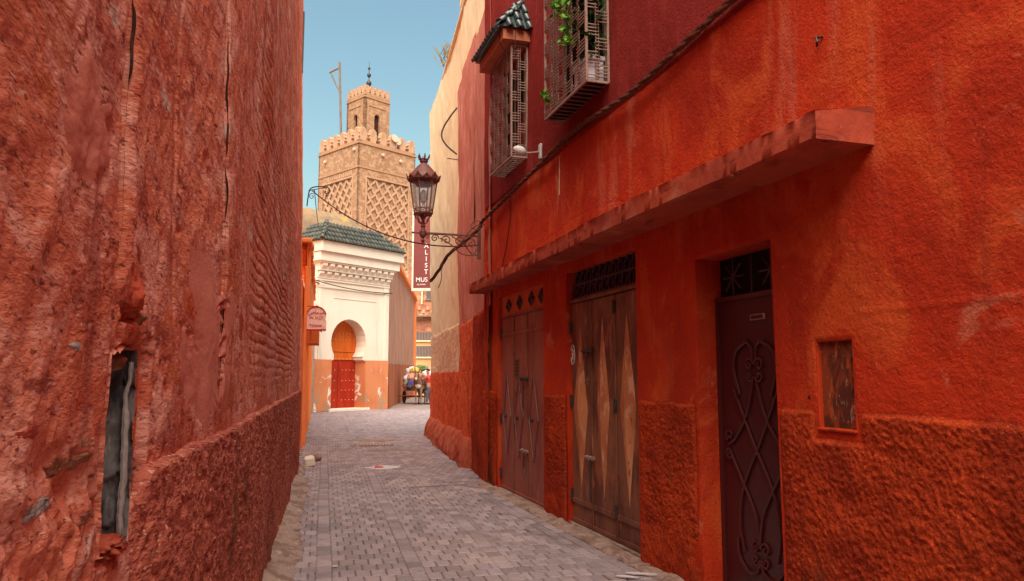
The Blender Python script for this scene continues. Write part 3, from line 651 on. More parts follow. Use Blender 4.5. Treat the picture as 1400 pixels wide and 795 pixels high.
# unseen house added behind the viewer to block sun from the near alley
RB = wall_frame('shading_house', (4.2, -3.4), (-7.0, -3.4), label='plain red plastered house, unseen, added behind the viewer to shade the near alley', cat='building')
RB.rotation_euler.z = 0; RB.location = (-5.5, -5.0, 0)
relief_wall('wall', lines([(0, 11.2, .3)]), lines([(0, 7.9, .3)]), lambda s, z: fbm(s * .8, z * .6, 3, 5) * .05, [(4.0, 5.0, 0, 2.1, .2), (7.0, 8.0, 4.5, 6.0, .2)], M['right_up'], RB)
MB().box(0, 11.2, -4, -.22, 0, 7.8).build('inner_wall', M['right_up'], RB); MB().box(4.0, 5.0, -.21, -.15, 0, 2.1).build('door', M['wood'], RB); MB().box(7.0, 8.0, -.21, -.15, 4.5, 6.0).build('window', M['shutter'], RB)
MB().box(-.1, 11.3, -4, .08, 7.85, 8.05, bev=.02).build('coping', M['right_up'], RB)
# scraps of white paint
for (s, z, w_, h_) in ((10.66, 1.50, .010, .085), (10.28, 1.47, .008, .10), (10.30, 1.36, .010, .03), (10.80, 1.36, .006, .03)):
    n = 9; X = []; 
    ss = np.linspace(s, s + w_, 4); zz = np.linspace(z - h_ / 2, z + h_ / 2, 24); a, b = np.meshgrid(ss, zz); tap = np.sin(np.linspace(.15, math.pi - .15, 24))[:, None]
    a2 = s + (a - s) * (tap * .7 + .3 * vn(b * 90, b * 0, 3)) + .01 * fbm(b * 14, b * 0, 2, int(s * 10)); 
    grid_mesh('paint_streak', a2, disp_left(a2, b) + .0022, b, None, M['pink'] if h_ > .09 else M['ledge'], LH)
MB().tube([(6.2, .05, 5.35), (6.25, .09, 5.36), (6.6, .09, 5.33)], .012).build('iron_hook', M['iron_black'], LH)

# ================================================================== LEFT, FARTHER HOUSES
def disp_or(sd, a=.02):
    return lambda s, z: fbm(s * .9, z * .5, 3, sd) * a * 1.6 + fbm(s * 4, z * 2.4, 4, sd + 1) * a * .6 + fbm(s * 16, z * 9, 3, sd + 2) * .006
dL = Vector((-.2408, .9706))
def lp(t): return (-3.59 + dL.x * t, 13.03 + dL.y * t)
def lframe(name, t0, t1, o=0.0, **k):
    nx, ny = .9706, .2408; A = lp(t1); B = lp(t0)
    return wall_frame(name, (A[0] + nx * o, A[1] + ny * o), (B[0] + nx * o, B[1] + ny * o), **k)
OH = lframe('orange_house', .05, 3.9, -.02, label='tall narrow orange plastered house front just past the rose wall', cat='building')
w2 = 3.85
relief_wall('wall', lines([(0, w2, .03)]), lines([(0, 5, .04), (5, 11.5, .07)]), lambda s, z: disp_or(60, .03)(s, z) - .030 * np.maximum(z - 1.5, 0), [], M['orange'], OH)
MB().box(0, w2, -3, -.42, 0, 11.4).build('inner_wall', M['orange'], OH)
MB().box(-.04, w2 + .02, -3, -.22, 11.4, 11.55, bev=.02).build('coping', M['orange'], OH)
MB().box(.10, .30, -.02, .05, 0, 3.9, bev=.02).build('pilaster', M['orange'], OH)
MB().tube([(3.72, .035, 0), (3.71, .02, 2), (3.73, -.06, 4.9), (3.72, -.16, 8)], .018).build('drain_pipe', M['left'], OH)
MB().box(.9, 1.1, -.3, -.17, 8.0, 9.3).build('slit_window', M['shutter'], OH)
OH2 = lframe('low_orange_house', 3.95, 17.8, .0, label='lower sun-faded orange house row beyond the tall orange front', cat='building')
w3 = 13.85
relief_wall('wall', lines([(0, w3, .06)]), lines([(0, 4.3, .06)]), disp_or(70, .04), [(11.9, 12.7, .08, 2.15, .2), (6.2, 7.1, .08, 2.1, .2)], M['orange'], OH2, top=lambda s: 4.55 + .12 * fbm(s * 1.2, s * 0, 3, 2) + 0 * s)
MB().box(0, w3, -4, -.22, 0, 4.3).build('inner_wall', M['orange'], OH2)
MB().box(11.9, 12.7, -.21, -.16, .08, 2.15).build('door', M['gate_door_low'], OH2); MB().box(6.2, 7.1, -.21, -.16, .08, 2.1).build('door', M['wood'], OH2)
for i in range(24):
    x = .3 + i * .58; m_ = MB().box(x - .28, x + .28, -.25, .10 + rnd.uniform(-.02, .03), 4.5 + .05 * math.sin(i), 4.62 + .05 * math.sin(i), bev=.03); m_.build('coping_stone', M['orange'], OH2)
for sx, zz in ((13.3, 4.4), (9.4, 3.9), (4.6, 4.1)): MB().box(sx, sx + .28, -.03, .07, 0, zz, bev=.03).build('pilaster', M['orange'], OH2)
# little tiled canopy
cn = lframe('door_canopy', 4.2, 5.5, .0, label='small boxy orange door canopy capped with worn tiles under the hanging toilet sign', cat='canopy')
MB().prism([(0, 2.25), (1.3, 2.25), (1.3, 2.60), (0, 2.60)], .02, .30).build('fascia', M['orange'], cn)
c2 = MB().add([(-.04, .36, 2.60), (1.34, .36, 2.60), (1.34, 0.02, 2.80), (-.04, 0.02, 2.80), (-.04, .36, 2.57), (1.34, .36, 2.57), (1.34, 0.02, 2.78), (-.04, 0.02, 2.78)], [(0, 1, 2, 3), (7, 6, 5, 4), (0, 4, 5, 1), (1, 5, 6, 2), (3, 2, 6, 7), (0, 3, 7, 4)]).build('roof', M['rough_brick'], cn)
tm = tile_mesh(.13, .22, .014); tm.materials.append(M['tile'])
tiled_slope(c2, tm, (1.30, .36, 2.60), (0, .36, 2.60), (1.30, .04, 2.79), (0, .04, 2.79), .15, .22)
# toilet sign
sg = empty('hanging_sign', (-4.28, 16.75, 2.52), R(0), label='small round-topped pink sign in red script reading W.H2F and Toilette', cat='sign')
arc = [(-.22, 0.0), (.22, 0.0), (.22, .20)] + [(.21 * math.cos(R(a)), .30 + .21 * math.sin(R(a))) for a in range(-20, 201, 20)] + [(-.22, .20)]
MB().prism(arc, 0, .02).build('board', M['sign'], sg)
MB().tube([(.215 * math.cos(R(a)), -.004, .30 + .215 * math.sin(R(a))) for a in range(10, 171, 16)], .014, 5).build('red_arch', M['red_paint'], sg)
MB().box(-.225, .225, -.014, -.002, -.012, .022).build('red_border', M['red_paint'], sg); MB().box(-.03, .03, -.014, .03, .49, .54, bev=.008).build('clip', M['red_paint'], sg)
MB().box(-.235, -.215, -.012, -.002, .0, .19).build('red_border', M['red_paint'], sg)
MB().tube([(-.28, .01, .525), (.04, .01, .525)], .010, 6).build('bracket', M['red_paint'], sg)
RX = Matrix.Rotation(R(90), 4, 'X')
text_mesh('lettering', '\uFEBD\uFE8E\uFEA3\uFEAE\uFEE3', .115, M['red_paint'], sg, Matrix.Translation((0, -.006, .385)) @ RX, .003)
text_mesh('lettering', 'W.H2F', .095, M['red_paint'], sg, Matrix.Translation((0, -.006, .265)) @ RX, .003, spacing=1.15)
text_mesh('lettering', 'Toilette', .088, M['red_paint'], sg, Matrix.Translation((-.01, -.006, .10)) @ RX, .003)
# wall bracket with a small scroll arm
wl = empty('wall_bracket', (-3.70, 13.6, 4.78), 0, label='thin black scrolled iron bracket high on the orange house corner holding wires', cat='bracket'); wl.scale = (.85, .85, .85)
MB().tube(smooth_path([(0, 0, -.25), (.02, 0, -.05), (.06, 0, .12), (.18, 0, .17), (.34, 0, .17), (.44, 0, .15), (.48, 0, .08), (.44, 0, .02), (.38, 0, .04), (.39, 0, .08)]), .013, 6).build('arm', M['iron_black'], wl)
MB().tube(smooth_path([(.02, 0, .08), (.10, 0, .10), (.22, 0, .12), (.36, 0, .15)]), .009, 5).build('brace', M['iron_black'], wl)
MB().tube([(x, 0, z) for x, z in spiral(.10, -.04, .07, 1.2, 1.0)], .008, 5).build('scroll', M['iron_black'], wl)
MB().lathe([(.02, -.05), (.034, -.04), (.034, -.01), (.02, 0)], 8, (.42, 0, .01)).build('insulator', M['iron_grey'], wl)

# ================================================================== GATE BUILDING (whitewashed portal)
GZ0 = gz(33)
GB = wall_frame('gate_building', (-5.42, 33.7), (-7.827, 30.531), z=GZ0, label='whitewashed portal building with keyhole arch doorway and green tiled eave at the alley end', cat='building')
FW = 3.98
# keyhole opening polygon in (s, z): right jamb s 1.32, left jamb 3.13
cs, hw = 2.225, .905
def keyhole(n=9):
    P = [(cs + hw, 0), (cs + hw, 2.02), (cs + hw * .86, 2.10), (cs + hw * .86, 2.26)]
    for i in range(n + 1):
        a = R(-38) + (R(90) + R(38)) * i / n; rr = hw * 1.04
        P.append((cs + rr * math.cos(a) * (1.0 if a < R(60) else 1 - .05 * (a - R(60)) / R(30)), 2.80 + rr * math.sin(a) * (1 if a < 0 else 1.02)))
    Q = [(2 * cs - s, z) for s, z in P[::-1]]
    if abs(P[-1][0] - cs) < 1e-6: Q = Q[1:]
    return P + Q
KH = keyhole()
def holed_wall(name, mat, rect, poly, o0, depth, parent, cut=None):
    """flat facade with a polygonal opening and its reveal, split below / above a height"""
    bm = bmesh.new(); s0, s1, z0, z1 = rect
    ou = [bm.verts.new((s, o0, z)) for s, z in ((s0, z0), (s1, z0), (s1, z1), (s0, z1))]
    inn = [bm.verts.new((s, o0, z)) for s, z in poly]
    return bm
def facade_faces(zlo, zhi, o0, sides=(1, -1)):
    """build the facade band between zlo and zhi as columns either side of the opening"""
    V = []; Fc = []
    zs = sorted(set([zlo, zhi] + [z for s, z in KH if zlo < z < zhi]))
    def half(z, side):
        xs_ = []
        n = len(KH)
        for i in range(n):
            (a, za), (b, zb) = KH[i], KH[(i + 1) % n]
            if (za - z) * (zb - z) < 0 or za == z:
                x = a if za == z else a + (b - a) * (z - za) / (zb - za)
                if (x - cs) * side > -1e-6: xs_.append(abs(x - cs))
        return max(xs_) if xs_ else 0.0
    top = max(z for s, z in KH)
    for a, b in zip(zs[:-1], zs[1:]):
        for side in sides:
            e = FW if side > 0 else 0.0
            ha = half(a + 1e-5, side) if a < top else 0; hb = half(b - 1e-5, side) if b <= top else 0
            q = [(cs + side * ha, o0, a), (e, o0, a), (e, o0, b), (cs + side * hb, o0, b)]; k = len(V); V += q; Fc.append((k, k + 1, k + 2, k + 3))
    return V, Fc
V, Fc = facade_faces(2.06, 6.7, 0); pyd('wall', V, Fc, M['white'], GB)
for sd_ in (1, -1): V, Fc = facade_faces(0, 2.06, .03, (sd_,)); pyd('dado', V, Fc, M['gate_dado'], GB)
b = MB().box(0, cs - hw - .002, -.05, .028, 2.04, 2.075).box(cs + hw + .002, FW, -.05, .028, 2.04, 2.075); b.build('dado_ledge', M['gate_dado'], GB)
V = []; Fc = []; RD = .62
for i in range(len(KH) - 1):
    (a, za), (c, zc) = KH[i], KH[i + 1]; k = len(V); V += [(a, .0 if za > 2.04 else .03, za), (c, .0 if zc > 2.04 else .03, zc), (c, -RD, zc), (a, -RD, za)]; Fc.append((k, k + 1, k + 2, k + 3))
lo = [f for f in Fc if V[f[0]][2] < 2.03 and V[f[1]][2] < 2.05]; hi = [f for f in Fc if f not in lo]
weld(pyd('reveal', V, hi, M['white'], GB)); weld(pyd('reveal', V, [f for f in lo if V[f[0]][0] > cs], M['gate_dado'], GB)); weld(pyd('reveal', V, [f for f in lo if V[f[0]][0] < cs], M['gate_dado'], GB))
MB().box(cs - hw - .25, cs + hw + .1, -RD, .10, -.06, .09, bev=.02).build('threshold', M['white'], GB)
dr = MB().box(cs - 1.0, cs + 1.0, -RD - .06, -RD - .01, 0, 2.12).build('door', M['gate_door_low'], GB, label='studded arched door, deep red below and amber above')
MB().box(cs - 1.0, cs + 1.0, -RD - .065, -RD - .012, 2.13, 3.9).build('upper_panel', M['gate_door_up'], dr)
MB().box(cs - 1.0, cs + 1.0, -RD - .01, -RD + .03, 2.08, 2.17, bev=.01).box(cs - 1.0, cs + 1.0, -RD - .01, -RD + .025, 2.42, 2.47, bev=.01).build('rail', M['gate_door_up'], dr)
MB().box(cs - .03, cs + .03, -RD - .01, -RD + .02, .05, 2.08).build('meeting_rail', M['gate_door_low'], dr)
st = None
for z in (.42, .82, 1.22, 1.66, 2.12, 2.95, 3.2):
    for k in range(9):
        me = st.data if st else None
        if st is None:
            st = MB().lathe([(.022, 0), (.020, .012), (.008, .02)], 6).build('stud', M['stud'], dr, True); me = st.data; o = st
        else: o = bpy.data.objects.new('stud', me); COL.objects.link(o); o.parent = dr
        o.location = (cs - .8 + .2 * k, -RD - .005, z); o.rotation_euler = (R(-90), 0, 0)
        if z in (2.12,): o.location.y = -RD + .03
MB().box(-.02, FW, -2.2, -RD - .08, 0, 6.7).build('inner_wall', M['white'], GB)
MB().box(-.0, .02, -RD - .1, -.002, 0, 6.7).build('side_wall', M['white'], GB); MB().box(FW - .02, FW, -2.2, -.002, 0, 6.7).build('side_wall', M['white'], GB)
# incised panel lines and pilaster strips
MB().box(.14, .30, 0, .035, 2.07, 4.95, bev=.01).build('pilaster_strip', M['white'], GB); MB().box(.10, .34, 0, .06, 4.95, 5.22, bev=.015).build('capital', M['white'], GB)
MB().box(3.70, 3.84, 0, .035, 2.07, 4.95, bev=.01).build('pilaster_strip', M['white'], GB); MB().box(3.66, 3.88, 0, .06, 4.95, 5.22, bev=.015).build('capital', M['white'], GB)
MB().box(.34, 3.66, 0, .03, 4.96, 4.99).build('panel_moulding', M['white'], GB); MB().box(.75, 3.1, 0, .022, 4.58, 4.60).build('panel_moulding', M['white'], GB)
MB().box(.0, FW, 0, .05, 5.24, 5.31, bev=.01).build('string_course', M['white'], GB)
# stepped corbel cornice: three tiers, then two fascias
cb = None
for tier, (z0, z1, d0, d1) in enumerate(((5.34, 5.62, .0, .16), (5.64, 5.92, .16, .34))):
    MB().box(.0 + .0, FW - .0, -.01, d0 + .04, z0, z1 + .02).build('cornice_back', M['white'], GB)
    cbm = None
    for k in range(11):
        c = .16 + k * (FW - .32) / 10 + (.0 if tier == 0 else .0)
        pts = [(d0, z0), (d1 - .03, z1 - .10), (d1, z1 - .10), (d1, z1), (d0, z1)]
        if cbm is None:
            mb = MB(); W2 = .105
            Vv_ = [(-W2, d, z) for d, z in pts] + [(W2, d, z) for d, z in pts]; n = 5
            mb.add(Vv_, [tuple(range(n)), tuple(range(2 * n - 1, n - 1, -1))] + [(i, n + i, n + (i + 1) % n, (i + 1) % n) for i in range(n)])
            oc = mb.build('corbel', M['white'], GB); cbm = oc.data
        else: oc = bpy.data.objects.new('corbel', cbm); COL.objects.link(oc); oc.parent = GB
        oc.location = (c, 0, 0)
MB().box(-.06, FW + .06, -.1, .36, 5.935, 6.0, bev=.015).build('string_course', M['white'], GB)
MB().box(-.22, FW + .16, -2.2, .42, 6.0, 6.36, bev=.01).build('fascia', M['white'], GB); MB().box(-.34, FW + .22, -2.2, .56, 6.365, 6.80, bev=.015).build('fascia', M['white'], GB)
# tiled roof
ge = (FW + .30, -.42, .66); ez = 6.80
rf = MB().add([(FW + .30, .64, ez), (-.42, .64, ez), (.75, -.15, 7.62), (FW - .55, -.15, 7.72), (FW + .30, -2.3, ez), (FW - .55, -2.3, 7.72), (.75, -2.3, 7.62), (-.42, -2.3, ez)],
    [(0, 1, 2, 3), (0, 3, 5, 4), (1, 7, 6, 2), (3, 2, 6, 5)]).build('roof', M['rough_brick'], GB)
tg = tile_mesh(.15, .34, .018); tg.materials.append(M['tile'])
tiled_slope(rf, tg, (FW + .30, .64, ez), (-.42, .64, ez), (FW - .55, -.15, 7.72), (.75, -.15, 7.62), .19, .34)
tiled_slope(rf, tg, (FW + .30, -1.6, ez), (FW + .30, .64, ez), (FW - .55, -1.6, 7.72), (FW - .55, -.15, 7.72), .19, .34)
# ridge tiles on the hip
for k in range(5):
    o = bpy.data.objects.new('ridge_tile', tg); COL.objects.link(o); o.parent = rf
    a, b_ = Vector((FW + .34, .68, ez + .02)), Vector((FW - .55, -.15, 7.76)); p = a.lerp(b_, k / 5); dd = (b_ - a).normalized(); x_ = dd.cross(Vector((0, 0, 1))).normalized(); z_ = x_.cross(dd)
    o.matrix_local = Matrix.Translation(p) @ Matrix((x_ * 1.2, dd, z_ * 1.2)).transposed().to_4x4()
# mud-brown parapet behind the tiles
a, b = np.meshgrid(np.linspace(-1.4, FW + 2.6, 70), np.linspace(7.3, 8.15, 12))
zt = 8.46 - .95 * sstep(1.7, -1.2, a) ; Zb = 7.0 + (b - 7.3) / .85 * (zt - 7.0)
grid_mesh('parapet', a, -1.05 + fbm(a * 2, b * 3, 4, 5) * .06 - .35 * ((b - 7.3) / .85) ** 2, Zb + .05 * fbm(a * 3, a * 0, 3, 8), None, M['mud'], GB)
MB().box(-1.4, FW + .9, -3.2, -1.15, 6.4, 7.1).build('roof_slab', M['mud'], GB)
# flank wall running away on the right
fl = wall_frame('side_wall_building', (-7.15, 56.5), (-5.42, 33.72), z=GZ0, label='plain brown-pink flank wall with terracotta base and sloping coping right of the white portal', cat='building')
Lf = math.hypot(1.73, 22.78)
relief_wall('wall', lines([(0, Lf, .3)]), lines([(0, 7, .3)]), lambda s, z: fbm(s * .4, z * .4, 3, 3) * .05, [], M['flank'], fl, top=lambda s: 6.95 - .55 * sstep(Lf - 2.5, Lf, s) - .2 * sstep(0, Lf, s))
relief_wall('dado', lines([(0, Lf, .3)]), lines([(0, 1.98, .2)]), lambda s, z: .03 + fbm(s * .4, z * .4, 3, 3) * .05, [], M['flank_dado'], fl, top=lambda s: 1.98 + .06 * fbm(s, s * 0, 3, 1) + .2 * sstep(Lf, 0, s))
MB().add([(0, .18, 6.95), (Lf - 2.4, .18, 6.75), (Lf, .18, 6.2), (Lf, -.3, 6.2), (Lf - 2.4, -.3, 6.75), (0, -.3, 6.95), (0, .18, 7.13), (Lf - 2.4, .18, 6.93), (Lf, .18, 6.38), (Lf, -.3, 6.38), (Lf - 2.4, -.3, 6.93), (0, -.3, 7.13)],
    [(0, 1, 7, 6), (1, 2, 8, 7), (6, 7, 10, 11), (7, 8, 9, 10), (2, 3, 9, 8), (0, 5, 4, 1), (1, 4, 3, 2)]).build('coping', M['orange'], fl)
MB().box(0, .9, -.1, .10, 0, 7.0, bev=.02).build('corner_pier', M['orange'], fl)
# sloping tiled strip above that wall
ts = MB().add([(0.5, .05, 7.16), (Lf - 2.6, .05, 6.96), (Lf - 2.6, -1.2, 7.75), (.5, -1.2, 7.95)], [(0, 1, 2, 3)]).build('roof', M['tile'], fl)

# ================================================================== BACKGROUND HOUSE BETWEEN THE WALLS
bh = wall_frame('background_house', (-3.0, 58.5), (-9.5, 58.5), z=.15, label='ochre and brick house seen in the gap behind the donkey cart', cat='building')
MB().box(0, 6.5, -4, 0, 0, 4.6).build('lower_wall', M['ochre'], bh); MB().box(0, 6.5, -4, -.03, 4.6, 9.5).build('upper_wall', M['brick_far'], bh)
for z0, z1 in ((2.9, 3.7), (4.15, 4.75)):
    wn = MB().box(2.95, 4.3, -.05, .03, z0, z1, bev=.01).build('window', M['shutter'], bh)
    m_ = MB()
    for k in range(12): m_.box(2.97 + k * .115, 3.01 + k * .115, .03, .05, z0, z1)
    m_.build('grille', M['iron_grey'], wn, kind='stuff'); MB().box(2.9, 4.4, 0, .14, z0 - .12, z0 - .02).build('sill', M['cream_paint'], wn)
wn = MB().box(3.0, 3.55, -.05, .03, 7.3, 9.0).build('window', M['shutter'], bh); MB().box(2.9, 3.65, 0, .06, 7.2, 7.3).build('sill', M['wood_frame'], wn)
MB().box(2.8, 4.6, 0, .5, 5.9, 6.0).build('balcony_slab', M['wood_frame'], bh)
for k in range(5): MB().box(3.0 + k * .33, 3.2 + k * .33, 0, .07, 6.2 + .25 * (k % 2), 6.45 + .25 * (k % 2), bev=.01).build('brick_relief', M['tower_light'], bh)
MB().tube([(3.9, .08, 6.9), (3.86, .09, 8.1), (3.95, .08, 9.2)], .06).build('drain_pipe', M['cream_paint'], bh)

# museum banner
bn = empty('banner_sign', (-3.22, 27.2, 4.55), R(-4), label='tall maroon museum banner in a white frame behind the street lamp', cat='banner')
MB().box(-.30, .55, -.02, .02, .10, 3.10).build('panel', M['banner'], bn)
fr = MB().box(-.36, -.30, -.04, .04, 0, 3.16).box(-.30, .55, -.04, .04, 0, .10).box(-.30, .55, -.04, .04, 3.10, 3.16); fr.build('frame', M['banner_frame'], bn)
for k, ch in enumerate('ALIST'):
    text_mesh('lettering', ch, .24, M['letter'], bn, Matrix.Translation((.155, -.025, 1.62 - k * .235)) @ RX, .003)
text_mesh('lettering', 'MUS', .22, M['letter'], bn, Matrix.Translation((-.0, -.025, .40)) @ RX, .003)
text_mesh('lettering', 'DE MARR', .075, M['letter'], bn, Matrix.Translation((-.01, -.025, .23)) @ RX, .003)
MB().tube([(.4, 0, 2.9), (1.2, .05, 2.9)], .03).tube([(.4, 0, .3), (1.2, .05, .3)], .03).build('bracket', M['iron_black'], bn)

# ================================================================== MINARET
phi = R(43.5); aL = 6.0
C0 = Vector((-12.7, 62)); vL = Vector((-math.cos(phi), math.sin(phi))) * aL; vR = Vector((math.sin(phi), math.cos(phi))) * aL
MT = empty('minaret', (C0.x, C0.y, 0), math.atan2(vR.y, vR.x), label='square ochre stone minaret with battlements, sebka lattice panels and small lantern tower', cat='tower')
MT.scale = (1, 1, 1.027)
# local: x along the right face (away), y along the left face (away); corner at the origin; outward is -y on the right face, -x on the left face
A = aL
def face_mtx(which):
    # maps (u along face from the near corner, out, z) to local
    if which == 'R': return Matrix(((1, 0, 0, 0), (0, -1, 0, 0), (0, 0, 1, 0), (0, 0, 0, 1)))
    if which == 'L': return Matrix(((0, -1, 0, 0), (1, 0, 0, 0), (0, 0, 1, 0), (0, 0, 0, 1)))
    if which == 'RB': return Matrix(((0, 1, 0, A), (1, 0, 0, 0), (0, 0, 1, 0), (0, 0, 0, 1)))
    if which == 'LB': return Matrix(((1, 0, 0, 0), (0, 1, 0, A), (0, 0, 1, 0), (0, 0, 0, 1)))
MB().box(.16, A - .16, .16, A - .16, 0, 20.45).build('core', M['tower'], MT)
for wh in ('R', 'L', 'RB', 'LB'):
    mt = face_mtx(wh); ps, pe = (.85, A - .75)
    m_ = MB(); e = .0 if wh in 'RL' else .0
    # shell with a recessed panel: stiles, then bands above and below
    m_.box(0.0, ps, -.16, 0, 0, 20.45, mt).box(pe, A, -.16, 0, 0, 20.45, mt).box(ps, pe, -.16, -.0, 17.55, 20.45, mt).box(ps, pe, -.16, 0, 0, 8.5, mt)
    m_.build('wall', M['tower'] if wh != 'R' else M['tower'], MT)
    m_ = MB().box(-.08, A + .08, -.02, .10, 20.30, 20.45, mt).box(-.05, A + .05, -.02, .06, 18.30, 18.42, mt); m_.build('string_course', M['tower_trim'], MT)
    # sebka net
    m_ = MB(); nu = 5; du = (pe - ps) / nu; dv = 1.12; top = 17.5
    if wh in 'RL':
        nrow = 8
        for sgn in (1, -1):
            for k in range(-nrow - nu, nrow + nu + 1):
                # zigzag of short curved bars following the diagonals
                for r_ in range(nrow * 2):
                    for q in range(1):
                        u0 = ps + (k + sgn * r_ * .5) * du; v0 = top - r_ * dv * .5; u1 = u0 + sgn * .5 * du; v1 = v0 - dv * .5
                        if min(u0, u1) < ps - 1e-3 or max(u0, u1) > pe + 1e-3: continue
                        dx, dz = u1 - u0, v1 - v0; ln = math.hypot(dx, dz); nx, nz = -dz / ln, dx / ln; wd = .088
                        pts = []
                        for t, off in ((0, 0), (.25, .05), (.5, 0), (.75, -.05), (1, 0)):
                            pts.append((u0 + dx * t + nx * off, v0 + dz * t + nz * off))
                        for (a1, b1), (a2, b2) in zip(pts[:-1], pts[1:]):
                            m_.prism([(a1 - nx * wd, b1 - nz * wd), (a2 - nx * wd, b2 - nz * wd), (a2 + nx * wd, b2 + nz * wd), (a1 + nx * wd, b1 + nz * wd)], -.13, -.035 + (.002 if sgn > 0 else 0), mt)
        m_.build('lattice_panel', M['tower_light'], MT, kind='stuff')
    MB().box(ps - .12, ps, -.02, .05, 8.5, 17.6, mt).box(pe, pe + .12, -.02, .05, 8.5, 17.6, mt).box(ps - .12, pe + .12, -.02, .055, 17.6, 17.72, mt).build('panel_frame', M['tower_light'], MT)
    if wh == 'L':
        m_ = MB()
        for k in range(14): m_.box(ps + .05 + k * .28, ps + .2 + k * .28, -.01, .03, 17.80 + .05 * (k % 2), 18.2 - .06 * (k % 3), mt)
        m_.build('carved_frieze', M['tower_light'], MT)
# merlons, stepped, on all four sides
def merlon_mesh(wd, ht, th, name='merlon'):
    h = wd / 2; P = [(-h * .72, 0), (-h * .72, ht * .18), (-h, ht * .30), (-h * .78, ht * .42), (-h * .98, ht * .54), (-h * .74, ht * .68), (-h * .74, ht * .82), (-h * .35, ht * .96), (0, ht)]
    P = P + [(-x, z) for x, z in P[-2::-1]]
    m = MB().prism(P, -th, 0); me = bpy.data.meshes.new(name); me.from_pydata(m.V, [], m.F); me.update(); me.materials.append(M['tower_light']); return me
mm = merlon_mesh(.80, 1.15, .35)
for wh in ('R', 'L', 'RB', 'LB'):
    mt = face_mtx(wh)
    MB().box(0, A, -.30, -.0, 20.45, 20.62, mt).build('parapet_wall', M['tower_trim'], MT)
    for k in range(6):
        u = .42 + k * (A - .84) / 5; o = bpy.data.objects.new('merlon', mm); COL.objects.link(o); o.parent = MT
        o.matrix_local = mt @ Matrix.Translation((u, 0.0 if wh in 'RL' else -.0, 20.6 + rnd.uniform(-.02, .02)))
# lantern tower
s0 = 1.66; B = A - 2 * s0
LT = empty('lantern_tower', (s0, s0, .40)); LT.parent = MT
def fm2(which):
    if which == 'R': return Matrix(((1, 0, 0, 0), (0, -1, 0, 0), (0, 0, 1, 0), (0, 0, 0, 1)))
    return Matrix(((0, -1, 0, 0), (1, 0, 0, 0), (0, 0, 1, 0), (0, 0, 0, 1)))
def arch_band(m_, mt, w_, zb, zs, wd, B):
    """wall of width B from zb upward with an arched opening (half width w_, springing at zs)"""
    c = B / 2; P = [(c - w_, zb), (c - w_, zs)] + [(c + w_ * math.cos(R(a)) * (1.08 if 20 < a < 160 else 1), zs + w_ * 1.25 * math.sin(R(a))) for a in range(165, 14, -15)] + [(c + w_, zs), (c + w_, zb)]
    top = wd
    poly = [(0, zb)] + P + [(B, zb), (B, top), (0, top)]
    m_.prism(poly, -.25, 0, mt)
MB().box(.28, B - .28, .28, B - .28, 20.3, 24.6).build('core', M['crack_shade'], LT)
for wh in 'RL':
    m_ = MB(); arch_band(m_, fm2(wh), .30, 20.4, 23.0, 24.85, B); m_.build('wall', M['tower'], LT)
    MB().box(-.06, B + .06, -.02, .07, 24.62, 24.75, fm2(wh)).box(.32, B - .32, 0, .05, 23.95, 24.05, fm2(wh)).box(.32, .42, 0, .045, 22.4, 23.95, fm2(wh)).box(B - .42, B - .32, 0, .045, 22.4, 23.95, fm2(wh)).build('string_course', M['tower_trim'], LT)
MB().box(0, B, B - .25, B, 20.4, 24.84).box(B - .25, B, .26, B - .26, 20.4, 24.84).build('wall', M['tower'], LT)
MB().box(.0, B, .0, B, 24.86, 25.05).build('parapet_wall', M['tower_trim'], LT)
m3 = merlon_mesh(.50, .72, .22)
for wh, off in (('R', 0), ('L', 0), ('R', B), ('L', B)):
    for k in range(5):
        o = bpy.data.objects.new('merlon', m3); COL.objects.link(o); o.parent = LT; mt = fm2(wh)
        tr = Matrix.Translation((0, off - (.22 if off else 0), 0)) if wh == 'R' else Matrix.Translation((off - (.22 if off else 0), 0, 0))
        o.matrix_local = tr @ mt @ Matrix.Translation((.27 + k * (B - .54) / 4, 0, 25.04))
MB().lathe([(.7, 24.9), (.66, 25.3), (.5, 25.65), (.25, 25.85), (.05, 25.9)], 14, (B / 2, B / 2, 0)).build('dome', M['tower_trim'], LT, True)
fz = 25.85
MB().lathe([(.035, fz), (.035, fz + .35), (.20, fz + .50), (.24, fz + .66), (.18, fz + .82), (.035, fz + .95), (.035, fz + 1.15), (.15, fz + 1.27), (.19, fz + 1.40), (.14, fz + 1.52), (.03, fz + 1.62), (.03, fz + 1.85), (.11, fz + 1.95), (.12, fz + 2.03), (.07, fz + 2.12), (.02, fz + 2.2), (.015, fz + 2.6)], 10, (B / 2, B / 2, 0)).build('finial', M['iron_black'], LT, True)
# flagpole frame
pb = Vector((.3, 3.7, 0))
MB().tube([(.9, 3.9, 20.3), (.55, 4.0, 28.4)], .10, 7).build('mast', M['wood_frame'], MT, label='leaning wooden mast with a triangular arm')
MB().tube([(.55, 4.0, 27.9), (.0, 4.75, 27.5)], .09, 6).tube([(.68, 3.96, 25.6), (.1, 4.65, 27.45)], .07, 6).build('mast_arm', M['wood_frame'], MT)
for (x, y, z) in ((3.55, .25, 21.35), (3.95, .35, 21.2)):
    MB().lathe([(.10, 0), (.14, .15), (.16, .25), (.34, .45), (.35, .47)], 12).build('loudspeaker', M['stud'], MT, True).matrix_local = Matrix.Translation((x, y, z)) @ Matrix.Rotation(R(80), 4, 'X')
for (wh, u, z) in (('L', .55, 19.85), ('L', 4.9, 19.6), ('R', 2.4, 19.75), ('R', 4.3, 19.6)):
    MB().lathe([(.13, 0), (.15, .1), (.12, .16), (.03, .18)], 10).build('floodlight', M['stud'], MT, True).matrix_local = face_mtx(wh) @ Matrix.Translation((u, .02, z)) @ Matrix.Rotation(R(-90), 4, 'X')

